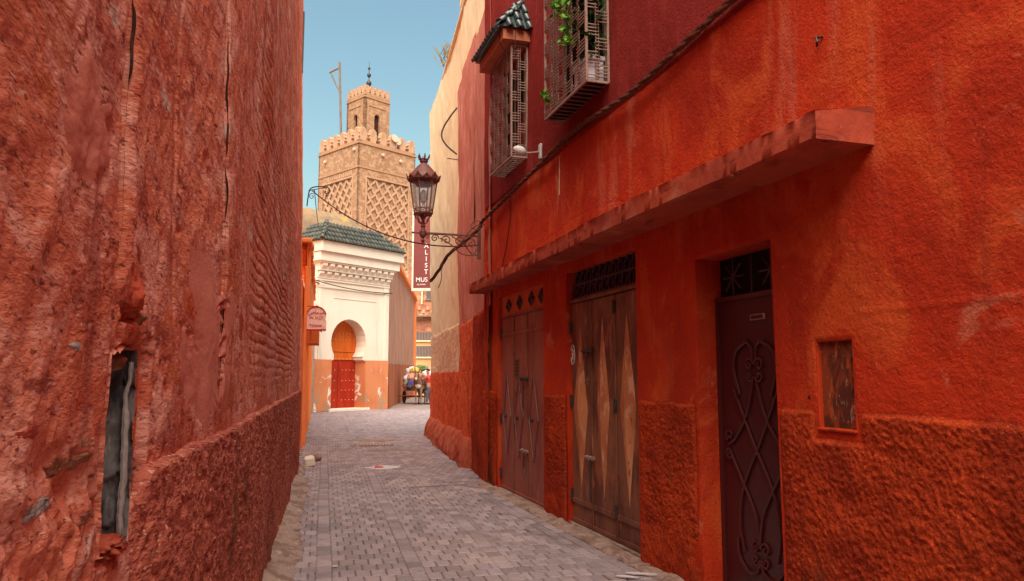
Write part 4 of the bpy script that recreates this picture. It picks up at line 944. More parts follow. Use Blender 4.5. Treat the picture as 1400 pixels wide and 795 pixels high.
# ================================================================== CREAM AND PINK HOUSE (right, farther)
YB = wall_frame('cream_house', (-.62, 12.9), (-2.16, 20.6), label='tall cream and pink house with bright red rough base beyond the shops', cat='building')
def dy(s, z): return fbm(s * .7, z * .5, 3, 80) * .05 + fbm(s * 3, z * 2, 4, 81) * .02 + .13 * sstep(2, 8, z) * sstep(4, 8, s) + fbm(s * 12, z * 8, 3, 83) * .004
def ybord(z): return 2.12 + .11 * (z - 2.5) if z < 7 else 2.6
EW = 7.75
relief_wall('wall', lines([(2.0, EW, .05)]), lines([(0, 9, .06)]), dy, [], M['yellow'], YB, top=lambda s: 8.72 + .10 * fbm(s * 1.3, s * 0, 3, 5) + .2 * sstep(5, 2, s))
# pink painted coat with its slanting edge, 1 cm proud
nz = 90; zz = np.linspace(2.3, 7.55, nz); cc = np.linspace(0, 1, 60); c_, z_ = np.meshgrid(cc, zz)
right_edge = 2.12 + .105 * (z_ - 2.5) + .03 * fbm(z_ * 2, z_ * 0, 3, 4)
sx = c_ * right_edge
ztop = 7.55 - .10 * sstep(0, 2.5, sx); zc = 2.3 + (z_ - 2.3) / 5.25 * (ztop - 2.3)
grid_mesh('pink_coat', sx, dy(sx, zc) + .012, zc, None, M['pink'], YB)
relief_wall('upper_wall', lines([(-2.0, 2.05, .06)]), lines([(7.3, 8.75, .08)]), lambda s, z: dy(s, z) + .002, [], M['yellow'], YB)
def fdado(name, s0, s1, zb, zt, mat, off, seed):
    z_ = lines([(zb, zt, .035)]); s_ = lines([(s0, s1, .035)]); a, b = np.meshgrid(s_, z_)
    b2 = zb + (b - zb) / (zt - zb) * (zt - zb + .04 * fbm(a * 3, a * 0, 4, seed)); edge = sstep(zt - .0, zt - .05, b)
    return grid_mesh(name, a, dy(a, b2) + off * edge + fbm(a * 14, b2 * 14, 4, seed) * .014 * edge, b2, None, mat, YB)
fdado('rough_coat', 2.12, EW, 1.6, 2.58, M['yellow_dado'], .022, 90); fdado('dado', .0, EW, 0, 1.66, M['far_dado'], .026, 91); fdado('dado', .0, 2.13, 1.6, 2.52, M['far_dado'], .025, 92)
# bulging plinth
s_ = np.linspace(-.01, EW + .02, 150); th = np.linspace(0, 1, 16); a, t = np.meshgrid(s_, th)
tap = sstep(-.05, .30, a) * (1 - .4 * sstep(EW - .6, EW, a)); ht = .50 + .09 * fbm(a * .9, a * 0, 3, 5)
oo = (.19 * (1 - t ** 2.2) ** .7) * tap * (1 + .22 * fbm(a * 1.3, t * 1.5, 3, 7)) + .03 * (1 - t)
zz_ = ht * t
grid_mesh('plinth', a, oo + dy(a, zz_) + fbm(a * 9, t * 5, 4, 9) * .022, zz_ + .02 * fbm(a * 6, t * 4, 3, 3) * t, None, M['plinth'], YB)
MB().box(.02, EW - .02, -3.4, -.12, 0, 8.6).build('inner_wall', M['yellow'], YB)
MB().box(EW - .06, EW, -3.4, .01, 0, 8.65).build('end_wall', M['yellow'], YB)
# upper storey set back
us = MB().box(-3.4, 3.0, -3.4, -.10, 8.62, 12.2).build('upper_storey', M['yellow'], YB)
wn = MB().box(2.05, 2.55, -.13, -.06, 9.35, 11.3, bev=.01).build('window', M['shutter'], YB); MB().box(1.98, 2.62, -.10, -.03, 9.27, 9.35).box(1.98, 2.05, -.10, -.04, 9.35, 11.3).box(2.55, 2.62, -.10, -.04, 9.35, 11.3).build('frame', M['yellow'], wn)
wn = MB().box(.6, 1.5, -.13, -.06, 9.35, 11.3, bev=.01).build('window', M['shutter'], YB); MB().box(.52, 1.58, -.10, -.03, 9.27, 9.35).build('sill', M['yellow'], wn)
MB().box(-3.4, 3.12, -3.45, .02, 12.2, 12.35, bev=.02).build('coping', M['ochre'], YB)
MB().box(-3.3, EW + .03, -.25, .06, 8.72, 8.80, bev=.02).build('string_course', M['yellow'], YB)
# bent rod and peg
MB().tube(smooth_path([(2.55, .02, 7.05), (2.55, .16, 6.85), (2.56, .30, 6.6), (2.55, .33, 6.4), (2.54, .22, 6.22), (2.52, .02, 6.05)]), .018, 7).build('bent_rod', M['iron_black'], YB, True)
MB().tube([(2.50, -.02, 5.93), (2.50, .22, 5.95)], .010, 5).build('peg', M['iron_black'], YB)
# dark link strip between the shops and the cream house
LK = wall_frame('link_wall', (-.29, 10.95), (-.62, 12.9), label='short pink-topped stretch of wall with a dark red rough base between shops and cream house', cat='wall')
lw = math.hypot(.33, 1.95)
relief_wall('wall', lines([(0, lw + .02, .04)]), lines([(0, 7.4, .05)]), lambda s, z: fbm(s * 2, z * 1.2, 4, 30) * .025 + .02, [], M['pink'], LK)
relief_wall('dado', lines([(0, lw + .01, .022)]), lines([(0, 2.55, .022)]), lambda s, z: .045 * sstep(2.56, 2.5, z) + fbm(s * 2, z * 1.2, 4, 30) * .025 + fbm(s * 18, z * 18, 4, 33) * .013, [], M['right_dado'], LK, top=lambda s: 2.55 + .03 * fbm(s * 4, s * 0, 3, 3))
MB().box(0, lw, -1, -.06, 0, 7.35).build('inner_wall', M['pink'], LK)
# dry tuft on the cream roof edge
tf = empty('dry_tuft', YB.matrix_world @ Vector((0, 0, 0)), 0, label='tuft of dry grass growing on the cream house roof edge', cat='plant')
bpy.context.view_layer.update()
tf.location = YB.matrix_world @ Vector((4.2, .0, 8.75))
m_ = MB()
for k in range(60):
    a = rnd.uniform(0, 6.28); l = rnd.uniform(.15, .45); b0 = Vector((rnd.uniform(-.25, .25), rnd.uniform(-.35, .35), 0)); tip = b0 + Vector((math.cos(a) * l * .5, math.sin(a) * l * .5, l * .8)); sd_ = Vector((math.cos(a + 1.5), math.sin(a + 1.5), 0)) * .012
    m_.add([b0 - sd_, b0 + sd_, b0.lerp(tip, .6) + Vector((0, 0, .05)), tip], [(0, 1, 2), (1, 3, 2)])
m_.build('grass_blades', M['dry'], tf, kind='stuff')

# ================================================================== SHOP HOUSE (orange below, maroon above)
SH = wall_frame('shop_house', (1.08, 6.5), (1.08 - 2.943, 6.5 + 9.557), label='orange-red plastered house with metal shop doors, long ledge and maroon upper storey', cat='building')
def dr(s, z): return fbm(s * .6, z * .5, 3, 100) * .022 + fbm(s * 2.6, z * 2.0, 4, 101) * .008 + fbm(s * 30, z * 30, 3, 103) * .0022 + fbm(s * 66, z * 66, 2, 104) * .0020 + .004 * bump1(z, 1.86 + .05 * (s + 2.7) + .02 * np.sin(s * 3), .012) * sstep(-2.5, -2.8, s) - .0035 * bump1(z, 3.05 + .10 * np.sin(s * 1.3) + .03 * fbm(s * 4, s * 0, 3, 4), .006)
D2 = (.05, 1.70, 0, 2.60); D1 = (2.45, 4.32, 0, 2.60); D3 = (-1.84, -.93, 0, 2.36); HT = (-2.51, -2.23, 1.22, 1.70)
sn = [v for d in (D2, D1, D3, HT) for v in d[:2]]
sl = lines([(-9, -3.7, .12), (-3.7, 0, .012), (0, 2.5, .018), (2.5, 5.06, .026)], sn); zl = lines([(0, .3, .03), (.3, 3.3, .0135), (3.3, 3.98, .02)], [1.22, 1.70, 2.36, 2.60])
relief_wall('wall', sl, zl, dr, [D2 + (.12,), D1 + (.10,), D3 + (.21,), HT + (.035,)], M['right_low'], SH, soft=.02)
relief_wall('upper_wall', lines([(-9, -2, .1), (-2, 5.06, .03)]), lines([(3.97, 6.6, .025), (6.6, 9.6, .1)]), lambda s, z: dr(s, z) + .014 * sstep(3.97, 4.0, z), [], M['right_up'], SH)
def md(d, e, t=None): return (d[0] - e, d[1] + e, d[2], d[3] if t is None else t, -1)
hs = [md(D2, .045, 1.325), md(D1, .07, 1.325), md(D3, .03, 1.325), (-2.55, -2.19, 1.17, 1.325, -1)]
def dd_(s, z):
    ed = sstep(1.32, 1.295, z)
    for h in hs[:3]:
        q = np.maximum(np.maximum(h[0] - s, s - h[1]), 0); ed = ed * (.25 + .75 * sstep(0, .03, q))
    return dr(s, z) + .004 + ed * (.016 + fbm(s * 46, z * 52, 2, 110) * .0065 + fbm(s * 95, z * 100, 1, 111) * .004 + fbm(s * 6, z * 6, 4, 112) * .010) - .03 * bump1(s, -.86, .05) * bump1(z, .26, .16)
for q0, q1, st_, hh_ in ((-9, hs[2][0], .0085, [hs[3]]), (hs[2][1], hs[0][0], .009, []), (hs[0][1], hs[1][0], .015, []), (hs[1][1], 5.06, .018, [])):
    sg3 = [(q0, q1, st_)] if q0 > -5 else [(q0, -3.7, .08), (-3.7, q1, st_)]
    relief_wall('dado', lines(sg3, [v for h in hh_ for v in h[:2]]), lines([(0, .3, .02), (.3, 1.325, .009)], [1.17]), dd_, hh_, M['right_dado'], SH, top=lambda s: 1.315 + .012 * fbm(s * 4, s * 0, 4, 6))
MB().box(-9, 5.0, -4, -.5, 0, 9.5).build('inner_wall', M['right_up'], SH)
MB().box(5.02, 5.06, -4, .006, 0, 9.55).box(-9.05, -9, -4, .0, 0, 9.55).build('end_wall', M['right_low'], SH)
MB().box(-9.1, 5.12, -4, .14, 9.6, 9.75, bev=.02).build('coping', M['right_up'], SH)
# ledge with a chipped lip
sl = lines([(-2.74, 5.10, .02)]); prof = []
def ledge_o(s): return .365 - .14 * sstep(-1, 5, s) - .0 * s
rows = [(0, 2.905, 0), (.5, 2.875, 0), (1, 2.845, 0), (1.0, 2.84, 1), (1.0, 2.77, 0), (1.0, 2.705, 1), (.97, 2.70, 0), (.5, 2.70, 0), (0, 2.70, 0)]
X = np.zeros((len(rows), len(sl))); Y = X * 0; Z = X * 0
for r_, (t, z, c) in enumerate(rows):
    X[r_] = sl; n_ = fbm(sl * 7, sl * 0 + r_, 4, 120) * .8; ch = (.014 * sstep(.78, .92, vn(sl * 6, sl * 0 + 3.3, 121)) + .005 * sstep(.6, .8, vn(sl * 22, sl * 0 + 5.3, 131))) * c
    Y[r_] = ledge_o(sl) * t + (n_ * .006 - ch) * (t > .4); Z[r_] = z + .03 * (sl + 2.74) / 7.8 + n_ * .004 + (.02 if c and z < 2.8 else 0) * (vn(sl * 9, sl * 0 + 7.3, 122) > .88) + .016 * fbm(sl * .8, sl * 0, 3, 5)
lg = grid_mesh('ledge', X, Y, Z, None, M['ledge'], SH, None, True); lg.data.set_sharp_from_angle(angle=R(50))
MB().add([(-2.742, 0, 2.70), (-2.742, .365, 2.70), (-2.742, .365, 2.845), (-2.742, 0, 2.905)], [(0, 1, 2, 3)]).build('ledge_end', M['ledge'], SH)
blob('rust_chip', M['rough_brick'], SH, (-2.05, .35, 2.715), (.03, .015, .016), 5, 2, .4); blob('rust_chip', M['rough_brick'], SH, (-1.97, .352, 2.705), (.02, .012, .012), 8, 2, .4)
e = 5.10; MB().add([(e, 0, 2.73), (e, .225, 2.73), (e, .225, 2.875), (e, 0, 2.935)], [(3, 2, 1, 0)]).build('ledge_end', M['ledge'], SH)
# ---- folding metal doors
def hinge(par, s, o, z, h=.13):
    MB().tube([(s, o, z - h / 2), (s, o, z + h / 2)], .014, 7).box(s - .02, s + .02, o - .018, o + .004, z - h * .42, z + h * .42).build('hinge', M['iron_black'], par)
def pyramid(par, c, zc, hw_, ht, hb, o, lift, mat, name='pyramid_plate', rim=True):
    V = [(c + hw_, o, zc), (c, o, zc - hb), (c - hw_, o, zc), (c, o, zc + ht), (c, o + lift, zc)]
    # fine rim so that the plate reads as folded sheet
    MB().add(V, [(0, 1, 4), (1, 2, 4), (2, 3, 4), (3, 0, 4)]).build(name, mat, par)
def bolt(par, s, z, o, ln=.20, drop=.0, mat='iron_grey'):
    m_ = MB().tube([(s - ln / 2, o, z), (s + ln / 2, o, z + .004)], .013, 7).tube([(s + ln * .30, o, z), (s + ln * .32, o + .035, z + .012)], .009, 6)
    for q in (-.35, 0, .35): m_.box(s + ln * q - .011, s + ln * q + .011, o - .02, o + .016, z - .022, z + .022, bev=.004)
    m_.build('bolt', M[mat], par)
    if drop > 0:
        P = [(s - .01 + .008 * (k % 2), o + .008 + .006 * (k % 2), z - .02 - k * drop / 9) for k in range(10)]
        MB().tube(P, .008, 5).build('chain', M['iron_black'], par)
        mb = MB().box(s - .028, s + .022, o, o + .026, z - drop - .07, z - drop - .015, bev=.006).tube([(s - .02, o + .012, z - drop - .02), (s - .018, o + .012, z - drop + .012), (s + .010, o + .012, z - drop + .012), (s + .013, o + .012, z - drop - .02)], .005, 6)
        mb.build('padlock', M['iron_rust'], par)
O2 = -.055
door2 = MB().box(.055, 1.695, O2 - .03, O2 - .012, .03, 2.27).build('folding_door', M['door_metal'], SH, label='wide brown three-leaf metal door with rusty orange pyramid plates')
for a, b in ((.06, .60), (.61, 1.15), (1.16, 1.69)):
    MB().box(a, b, O2 - .011, O2, .05, 2.265, bev=.004).build('leaf', M['door_metal'], door2)
    MB().box(a + .004, b - .004, O2 + .001, O2 + .012, .225, .275, bev=.003).build('strap_bar', M['door_metal'], door2)
    MB().box(a, b, O2 + .001, O2 + .014, .035, .075, bev=.003).build('bottom_rail', M['door_metal'], door2)
for x in (.605, 1.155): MB().box(x - .014, x + .014, O2 + .001, O2 + .012, .076, 2.26, bev=.004).build('cover_strip', M['door_metal'], door2)
MB().box(.05, 1.70, O2 - .02, O2 + .02, 2.275, 2.31, bev=.004).build('transom_bar', M['door_metal'], door2)
pyramid(door2, 1.46, 1.17, .185, .86, .80, O2 + .001, .040, M['kite']); pyramid(door2, .90, 1.22, .150, .86, .86, O2 + .001, .040, M['kite']); pyramid(door2, .36, 1.24, .165, .84, .88, O2 + .001, .040, M['kite'])
hh = ((1.69, 2.02), (1.69, 1.25), (1.69, .30), (.605, 2.15), (.605, 1.24), (.605, .29), (.062, 2.0), (.062, .35))
for s, z in hh: hinge(door2, s, O2 + .016, z)
bolt(door2, 1.20, 1.755, O2 + .03, .26, .26, 'iron_black'); bolt(door2, 1.17, .715, O2 + .03, .22, .0); MB().tube([(1.155, O2 + .03, .70), (1.15, O2 + .035, .30)], .009, 6).build('chain', M['iron_black'], door2)
# round pale mark with a cross inside, painted on the far leaf
ds = door2
MB().tube([(1.665 - .0 + .052 * math.cos(R(a)) - .01, O2 + .006, 1.735 + .105 * math.sin(R(a))) for a in range(0, 360, 20)], .006, 4, closed=True).build('painted_ring', M['plastic_white'], ds)
MB().tube([(1.62, O2 + .006, 1.735), (1.69, O2 + .006, 1.74)], .005, 4).tube([(1.655, O2 + .006, 1.80), (1.65, O2 + .006, 1.68)], .005, 4).tube([(1.63, O2 + .006, 1.78), (1.68, O2 + .006, 1.69)], .004, 4).build('painted_mark', M['sign'], ds)
# purple lattice transom: two rows of leaf shapes between rods
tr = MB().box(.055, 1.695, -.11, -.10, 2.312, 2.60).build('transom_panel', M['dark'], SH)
for r_, (z0, z1, off) in enumerate(((2.315, 2.47, 0), (2.45, 2.60, .075))):
    for k in range(11):
        c = .13 + k * .15 + off
        if c > 1.66: continue
        for sg_ in (-1, 1):
            P = [(c + sg_ * .052 * math.sin(math.pi * t) , -.072, z0 + (z1 - z0) * t) for t in np.linspace(0, 1, 8)]
            MB().tube(P, .011, 5).build('leaf_rod', M['lattice_purple'], tr)
MB().box(.055, 1.695, -.085, -.06, 2.312, 2.335).box(.055, 1.695, -.085, -.06, 2.455, 2.468).build('lattice_bar', M['lattice_purple'], tr)
MB().box(.03, 1.72, -.12, .0, -.02, .028).build('door_sill', M['kerb'], SH)
# ---- the narrower pair
O1 = -.05
door1 = MB().box(2.455, 4.315, O1 - .03, O1 - .012, .02, 2.30).build('folding_door', M['door_metal_pink'], SH, label='faded red three-leaf metal door with slim raised diamonds')
for a, b in ((2.46, 3.16), (3.17, 3.72), (3.73, 4.31)):
    MB().box(a, b, O1 - .011, O1, .04, 2.295, bev=.004).build('leaf', M['door_metal_pink'], door1); MB().box(a, b, O1 + .001, O1 + .013, .025, .06, bev=.003).build('bottom_rail', M['door_metal_pink'], door1)
    MB().box(a + .004, b - .004, O1 + .001, O1 + .012, 2.055, 2.09, bev=.003).build('strap_bar', M['door_metal_pink'], door1)
for x in (3.165, 3.725): MB().box(x - .014, x + .014, O1 + .001, O1 + .013, .06, 2.29, bev=.004).build('cover_strip', M['door_metal'], door1)
for c in (4.03, 3.52, 2.93):
    hw_ = .17; zc = .99; 
    P = [(c + hw_, O1 + .008, zc), (c, O1 + .008, zc - .50), (c - hw_, O1 + .008, zc), (c, O1 + .008, zc + .53)]
    pyramid(door1, c, zc, hw_ * .96, .50, .48, O1 + .001, .022, M['door_metal_pink'])
    MB().tube(P, .010, 5, closed=True).build('diamond_rim', M['iron_red'], door1)
    MB().lathe([(.034, 0), (.034, .012), (.022, .024), (.022, .03)], 10).build('boss', M['iron_black'], door1, True).matrix_local = Matrix.Translation((c, O1 + .018, zc)) @ Matrix.Rotation(R(-90), 4, 'X')
lv = MB().box(3.50, 3.66, O1 + .001, O1 + .010, 1.50, 1.74).build('letter_grille', M['door_metal'], door1)
for k in range(5): MB().box(3.51, 3.65, O1 + .012, O1 + .018, 1.52 + k * .045, 1.54 + k * .045).build('slat', M['iron_black'], lv)
MB().box(3.44, 3.70, O1 + .001, O1 + .012, 1.30, 1.33).build('strap_bar', M['door_metal'], door1)
for s, z in ((4.30, 2.10), (4.30, .95), (4.30, .22), (2.47, 2.08), (2.47, 1.0), (2.47, .25)): hinge(door1, s, O1 + .016, z)
bolt(door1, 3.24, 1.48, O1 + .03, .30, .38, 'iron_black'); bolt(door1, 3.22, .60, O1 + .03, .26, .22, 'iron_grey')
bd = MB().box(2.455, 4.315, O1 - .03, O1, 2.325, 2.60).build('transom_board', M['board'], SH, label='orange board over the door with black diamond rods')
MB().box(2.45, 4.32, O1 - .01, O1 + .018, 2.298, 2.326, bev=.004).build('transom_bar', M['door_metal'], bd)
for c in (3.96, 3.48, 3.0, 2.62):
    for q in (1.0, .45): MB().tube([(c + .105 * q, O1 + .01, 2.455), (c, O1 + .01, 2.455 - .085 * q), (c - .105 * q, O1 + .01, 2.455), (c, O1 + .01, 2.455 + .085 * q)], .011, 5, closed=True).build('diamond_rod', M['iron_black'], bd)
MB().box(2.43, 4.33, -.10, .0, -.02, .022).build('door_sill', M['kerb'], SH)
# ---- dark entrance door with scrollwork
O3 = -.165
door3 = MB().box(-1.835, -.935, O3 - .04, O3, .06, 2.06).build('entrance_door', M['door_dark'], SH, label='dark oxblood metal entrance door with wrought scrolls')
MB().box(-1.835, -.935, O3 - .005, O3 + .02, 2.04, 2.075, bev=.004).box(-1.835, -1.80, O3, O3 + .014, .06, 2.04).box(-.97, -.935, O3, O3 + .014, .06, 2.04).build('door_frame', M['door_dark_iron'], door3)
def rod(P, r=.0095, mat='door_dark_iron', par=None, o=None):
    MB().tube([(s, (O3 + .012) if o is None else o, z) for s, z in P], r, 6).build('scroll_rod', M[mat], par or door3, True)
def curve(P, n=8): return [(v.x, v.y) for v in smooth_path([(a, b, 0) for a, b in P], n)]
c = -1.39
for zc, u in ((1.55, 1), (.34, -1)):                                     # rosettes top and bottom
    for sx_ in (1, -1):
        rod(spiral(c + sx_ * .055, zc + .035, .048, 1.3, R(180 if sx_ > 0 else 0), sgn=-sx_)); rod(spiral(c + sx_ * .055, zc - .045, .040, 1.2, R(180 if sx_ > 0 else 0), sgn=sx_))
for sx_ in (1, -1):
    rod(curve([(c + sx_ * .01, 1.50), (c + sx_ * .10, 1.25), (c + sx_ * .24, 1.08), (c + sx_ * .33, 1.03)])); rod(spiral(c + sx_ * .32, 1.09, .045, 1.2, R(-60 if sx_ > 0 else 240), sgn=sx_)); rod(spiral(c + sx_ * .32, .96, .040, 1.2, R(60 if sx_ > 0 else 120), sgn=-sx_))
    rod(curve([(c + sx_ * .33, 1.0), (c + sx_ * .2, .82), (c + sx_ * .05, .60), (c, .40)]))
    rod(curve([(c + sx_ * .25, 1.42), (c + sx_ * .05, 1.08), (c - sx_ * .16, .76), (c - sx_ * .22, .50), (c - sx_ * .18, .32)]))
    rod(curve([(c, .30), (c + sx_ * .04, .22), (c + sx_ * .14, .20), (c + sx_ * .24, .28), (c + sx_ * .25, .40)]), .012); rod(curve([(c + sx_ * .18, 1.38), (c + sx_ * .24, 1.55), (c + sx_ * .20, 1.68), (c + sx_ * .08, 1.74)]), .012)
    rod(curve([(c + sx_ * .02, 1.6), (c + sx_ * .03, 1.7), (c + sx_ * .10, 1.75)]), .010)
tg_ = MB().box(-1.52, -1.36, O3 + .001, O3 + .010, 1.885, 1.925).build('name_plate', M['iron_grey'], door3); MB().box(-1.507, -1.373, O3 + .011, O3 + .013, 1.893, 1.917).build('plate_face', M['door_dark'], tg_)
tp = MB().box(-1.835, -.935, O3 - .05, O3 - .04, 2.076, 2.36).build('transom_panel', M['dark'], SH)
def rod2(P): MB().tube([(s, O3 + .0, z) for s, z in P], .007, 5).build('scroll_rod', M['lattice_purple'], tp)
for cx in (-1.16, -1.60):
    for a in range(0, 180, 45): rod2([(cx + .13 * math.cos(R(a)), 2.21 + .13 * math.sin(R(a))), (cx - .13 * math.cos(R(a)), 2.21 - .13 * math.sin(R(a)))])
rod2([(-1.38, 2.08), (-1.38, 2.35)]); MB().box(-1.86, -.91, -.21, .01, .0, .06, bev=.01).build('door_sill', M['kerb'], SH)
# ---- meter hatch
ht_ = MB().box(-2.51, -2.23, -.034, -.018, 1.22, 1.70).build('meter_hatch', M['hatch'], SH, label='small scorched and scratched hatch in an orange frame')
MB().box(-2.527, -2.508, -.03, .010, 1.20, 1.715, bev=.006).box(-2.232, -2.215, -.03, .009, 1.20, 1.715, bev=.006).box(-2.508, -2.232, -.03, .008, 1.698, 1.714, bev=.006).box(-2.52, -2.22, -.03, .022, 1.203, 1.222, bev=.006).build('hatch_frame', M['hatch_frame'], ht_)
for z in (1.30, 1.44, 1.50, 1.60): MB().lathe([(.007, 0), (.007, .01), (.003, .014)], 8).build('nail', M['iron_black'], ht_, True).matrix_local = Matrix.Translation((-2.485, -.018, z)) @ Matrix.Rotation(R(-90), 4, 'X')
MB().box(-2.505, -2.488, -.017, .004, 1.60, 1.64, bev=.003).build('latch', M['iron_black'], ht_)
MB().lathe([(.010, -.02), (.012, .004), (.004, .006)], 10).build('wall_plug', M['crack_shade'], SH, True).matrix_local = Matrix.Translation((-2.15, .006, 1.385)) @ Matrix.Rotation(R(-90), 4, 'X')
MB().tube([(-2.39, 0, 3.44), (-2.39, .05, 3.43), (-2.40, .05, 3.40), (-2.38, .035, 3.385)], .008, 6).build('iron_hook', M['iron_black'], SH)
a, b = np.meshgrid(np.linspace(1.875, 1.90, 3), np.linspace(3.50, 3.93, 30)); a2 = a + .004 * fbm(b * 20, b * 0, 3, 5); grid_mesh('paint_streak', a2, dr(a2, b) + .005, b, None, M['cream_paint'], SH)
# ---- window cages
def cage(name, s0, s1, o, z0, z1, parent, nf, ne):
    c_ = empty(name, (0, 0, 0)); c_.parent = parent; m_ = MB(); b = .011
    for s in (s0, s1):
        for y in (.02, o): m_.box(s - b, s + b, y - b, y + b, z0, z1)
    for z in (z0, z1):
        m_.box(s0, s1, o - b, o + b, z - b, z + b)
        for s in (s0, s1): m_.box(s - b, s + b, .02, o, z - b, z + b)
    m_.build('frame', M['iron_grey'], c_)
    def face(mk, W_, n):
        q = MB(); p = W_ / n; r = .0045; gp = .27; H_ = z1 - z0
        for k in range(n + 1):
            for d in ((-.014, .014) if 0 < k < n else (0,)):
                mk(q, k * p + d, k * p + d, 0, H_, r, .0)
        for k in range(n):
            t = .05 + (gp / 2 if k % 2 else 0)
            while t < H_ - .12:
                for j in range(4): mk(q, k * p - p * .12 if k else 0, min((k + 1) * p + p * .12, W_), t + j * .034, t + j * .034, r, .008)
                t += gp
            if gp / 2 < H_ and k % 2: 
                for j in range(2): mk(q, k * p, (k + 1) * p, .03 + j * .03, .03 + j * .03, r, .008)
        return q
    def mkf(q, u0, u1, v0, v1, r, lift): q.box(s0 + u0 - r, s0 + u1 + r, o - r + lift, o + r + lift, z0 + v0 - r, z0 + v1 + r)
    face(mkf, s1 - s0, nf).build('front_lattice', M['iron_grey'], c_, kind='stuff')
    for s, sg_ in ((s0, -1), (s1, 1)):
        def mke(q, u0, u1, v0, v1, r, lift): q.box(s - r + sg_ * lift, s + r + sg_ * lift, .02 + u0 - r, .02 + u1 + r, z0 + v0 - r, z0 + v1 + r)
        face(mke, o - .02, ne).build('side_lattice', M['iron_grey'], c_, kind='stuff')
    q = MB()
    for k in range(1, 11): x = s0 + (s1 - s0) * k / 11; q.box(x - .006, x + .006, .02, o, z0 - .006, z0 + .006)
    for k in (1, 2): y = .02 + (o - .02) * k / 3; q.box(s0, s1, y - .006, y + .006, z0 + .008, z0 + .020)
    q.build('floor_bars', M['iron_grey'], c_, kind='stuff'); return c_
cage('window_cage', 2.965, 3.93, .225, 4.22, 5.66, SH, 5, 2)
cg2 = cage('window_cage', .515, 1.66, .24, 4.26, 6.2, SH, 6, 2)
for s0_, s1_, z0_, z1_ in ((3.05, 3.85, 4.3, 5.55), (.6, 1.58, 4.35, 6.1)):
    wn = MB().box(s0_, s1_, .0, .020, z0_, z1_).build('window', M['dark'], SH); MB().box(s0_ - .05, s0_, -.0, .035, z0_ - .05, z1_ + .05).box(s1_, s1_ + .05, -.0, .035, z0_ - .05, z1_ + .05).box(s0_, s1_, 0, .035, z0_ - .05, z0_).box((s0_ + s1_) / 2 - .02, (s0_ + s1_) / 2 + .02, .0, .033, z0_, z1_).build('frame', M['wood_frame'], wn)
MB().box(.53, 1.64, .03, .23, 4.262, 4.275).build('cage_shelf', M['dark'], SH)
# hood over the first cage
hd = MB().prism([(2.87, 5.69), (4.02, 5.69), (4.02, 5.83), (2.87, 5.83)], .0, .36).build('window_hood', M['hood_wood'], SH, label='small hipped hood with dark glazed tiles')
e0, e1 = (2.83, .42, 5.835), (4.06, .42, 5.835); r0, r1 = (3.13, .03, 6.30), (3.76, .03, 6.30)
MB().add([e0, e1, r1, r0, (2.83, .0, 5.835), (4.06, 0, 5.835), (3.13, 0, 6.30), (3.76, 0, 6.30)], [(0, 1, 2, 3), (0, 3, 6, 4), (1, 5, 7, 2), (0, 4, 5, 1)]).build('roof_board', M['tile_dark'], hd)
tk = tile_mesh(.095, .20, .012); tk.materials.append(M['tile_dark'])
tiled_slope(hd, tk, e0, e1, r0, r1, .103, .20, jit=.002); tiled_slope(hd, tk, (2.83, .02, 5.835), e0, (3.13, .02, 6.30), r0, .10, .20, jit=.002)
for k in range(4):
    for (a_, b_) in ((Vector(e0), Vector(r0)), (Vector(e1), Vector(r1))):
        p = a_.lerp(b_, k / 4) + Vector((0, 0, .03)); dd = (b_ - a_).normalized(); x_ = dd.cross(Vector((0, 0, 1))).normalized(); z_ = x_.cross(dd)
        o = bpy.data.objects.new('ridge_tile', tk); COL.objects.link(o); o.parent = hd; o.matrix_local = Matrix.Translation(p) @ Matrix((x_, dd, z_)).transposed().to_4x4()
MB().tube([(3.0, .37, 5.86), (3.01, .375, 5.70), (2.99, .24, 5.5), (3.0, .24, 4.9)], .006, 5).tube([(2.86, .2, 5.84), (2.86, .21, 5.60), (2.94, .15, 5.0)], .005, 5).build('thin_wires', M['cable'], SH)

# plants inside the second cage
def sh(s, o, z): return SH.matrix_world @ Vector((s, o, z))
bpy.context.view_layer.update()
rzs = SH.rotation_euler.z
pt = empty('potted_plant', sh(.72, .13, 4.28), rzs, label='pale square pot with bright trailing green plant inside the right window cage', cat='potted plant')
MB().box(-.17, .17, -.085, .085, 0, .24, bev=.01).box(-.185, .185, -.095, .095, .20, .25, bev=.008).build('pot', M['pot'], pt)
def sprays(parent, stems, nleaf, mat, size, name='leaf', spread=.08, kind=None):
    for P in stems: MB().tube(P, .004, 4).build('stem', M['leaf_dark'], parent)
    m_ = MB()
    for P in stems:
        for k in range(nleaf):
            t = rnd.random() ** .8; i = min(int(t * (len(P) - 1)), len(P) - 2); p = Vector(P[i]).lerp(Vector(P[i + 1]), rnd.random()) + Vector((rnd.gauss(0, spread), rnd.gauss(0, spread * .5), rnd.gauss(0, spread)))
            d = Vector((rnd.gauss(0, 1), rnd.gauss(0, 1), rnd.gauss(-.3, 1))).normalized(); w_ = d.cross(Vector((rnd.gauss(0, 1), rnd.gauss(0, 1), rnd.gauss(0, 1)))).normalized(); l = size * rnd.uniform(.7, 1.3)
            n_ = d.cross(w_) * l * .12
            m_.add([p, p + d * l * .5 + w_ * l * .3 + n_, p + d * l, p + d * l * .5 - w_ * l * .3 + n_], [(0, 1, 2), (0, 2, 3)])
    m_.build('foliage', mat, parent, kind='stuff')
sprays(pt, [smooth_path([(0, 0, .22), (.05, -.02, .45), (.12, 0, .8), (.1, .02, 1.3)], 4), smooth_path([(-.05, 0, .22), (-.1, .02, .6), (-.05, .0, 1.1)], 4)], 420, M['leaf_dark'], .07, spread=.085)
p2 = empty('trailing_plant', sh(1.0, .16, 4.75), rzs, label='fresh lime green plant hanging through the middle of the right window cage', cat='plant')
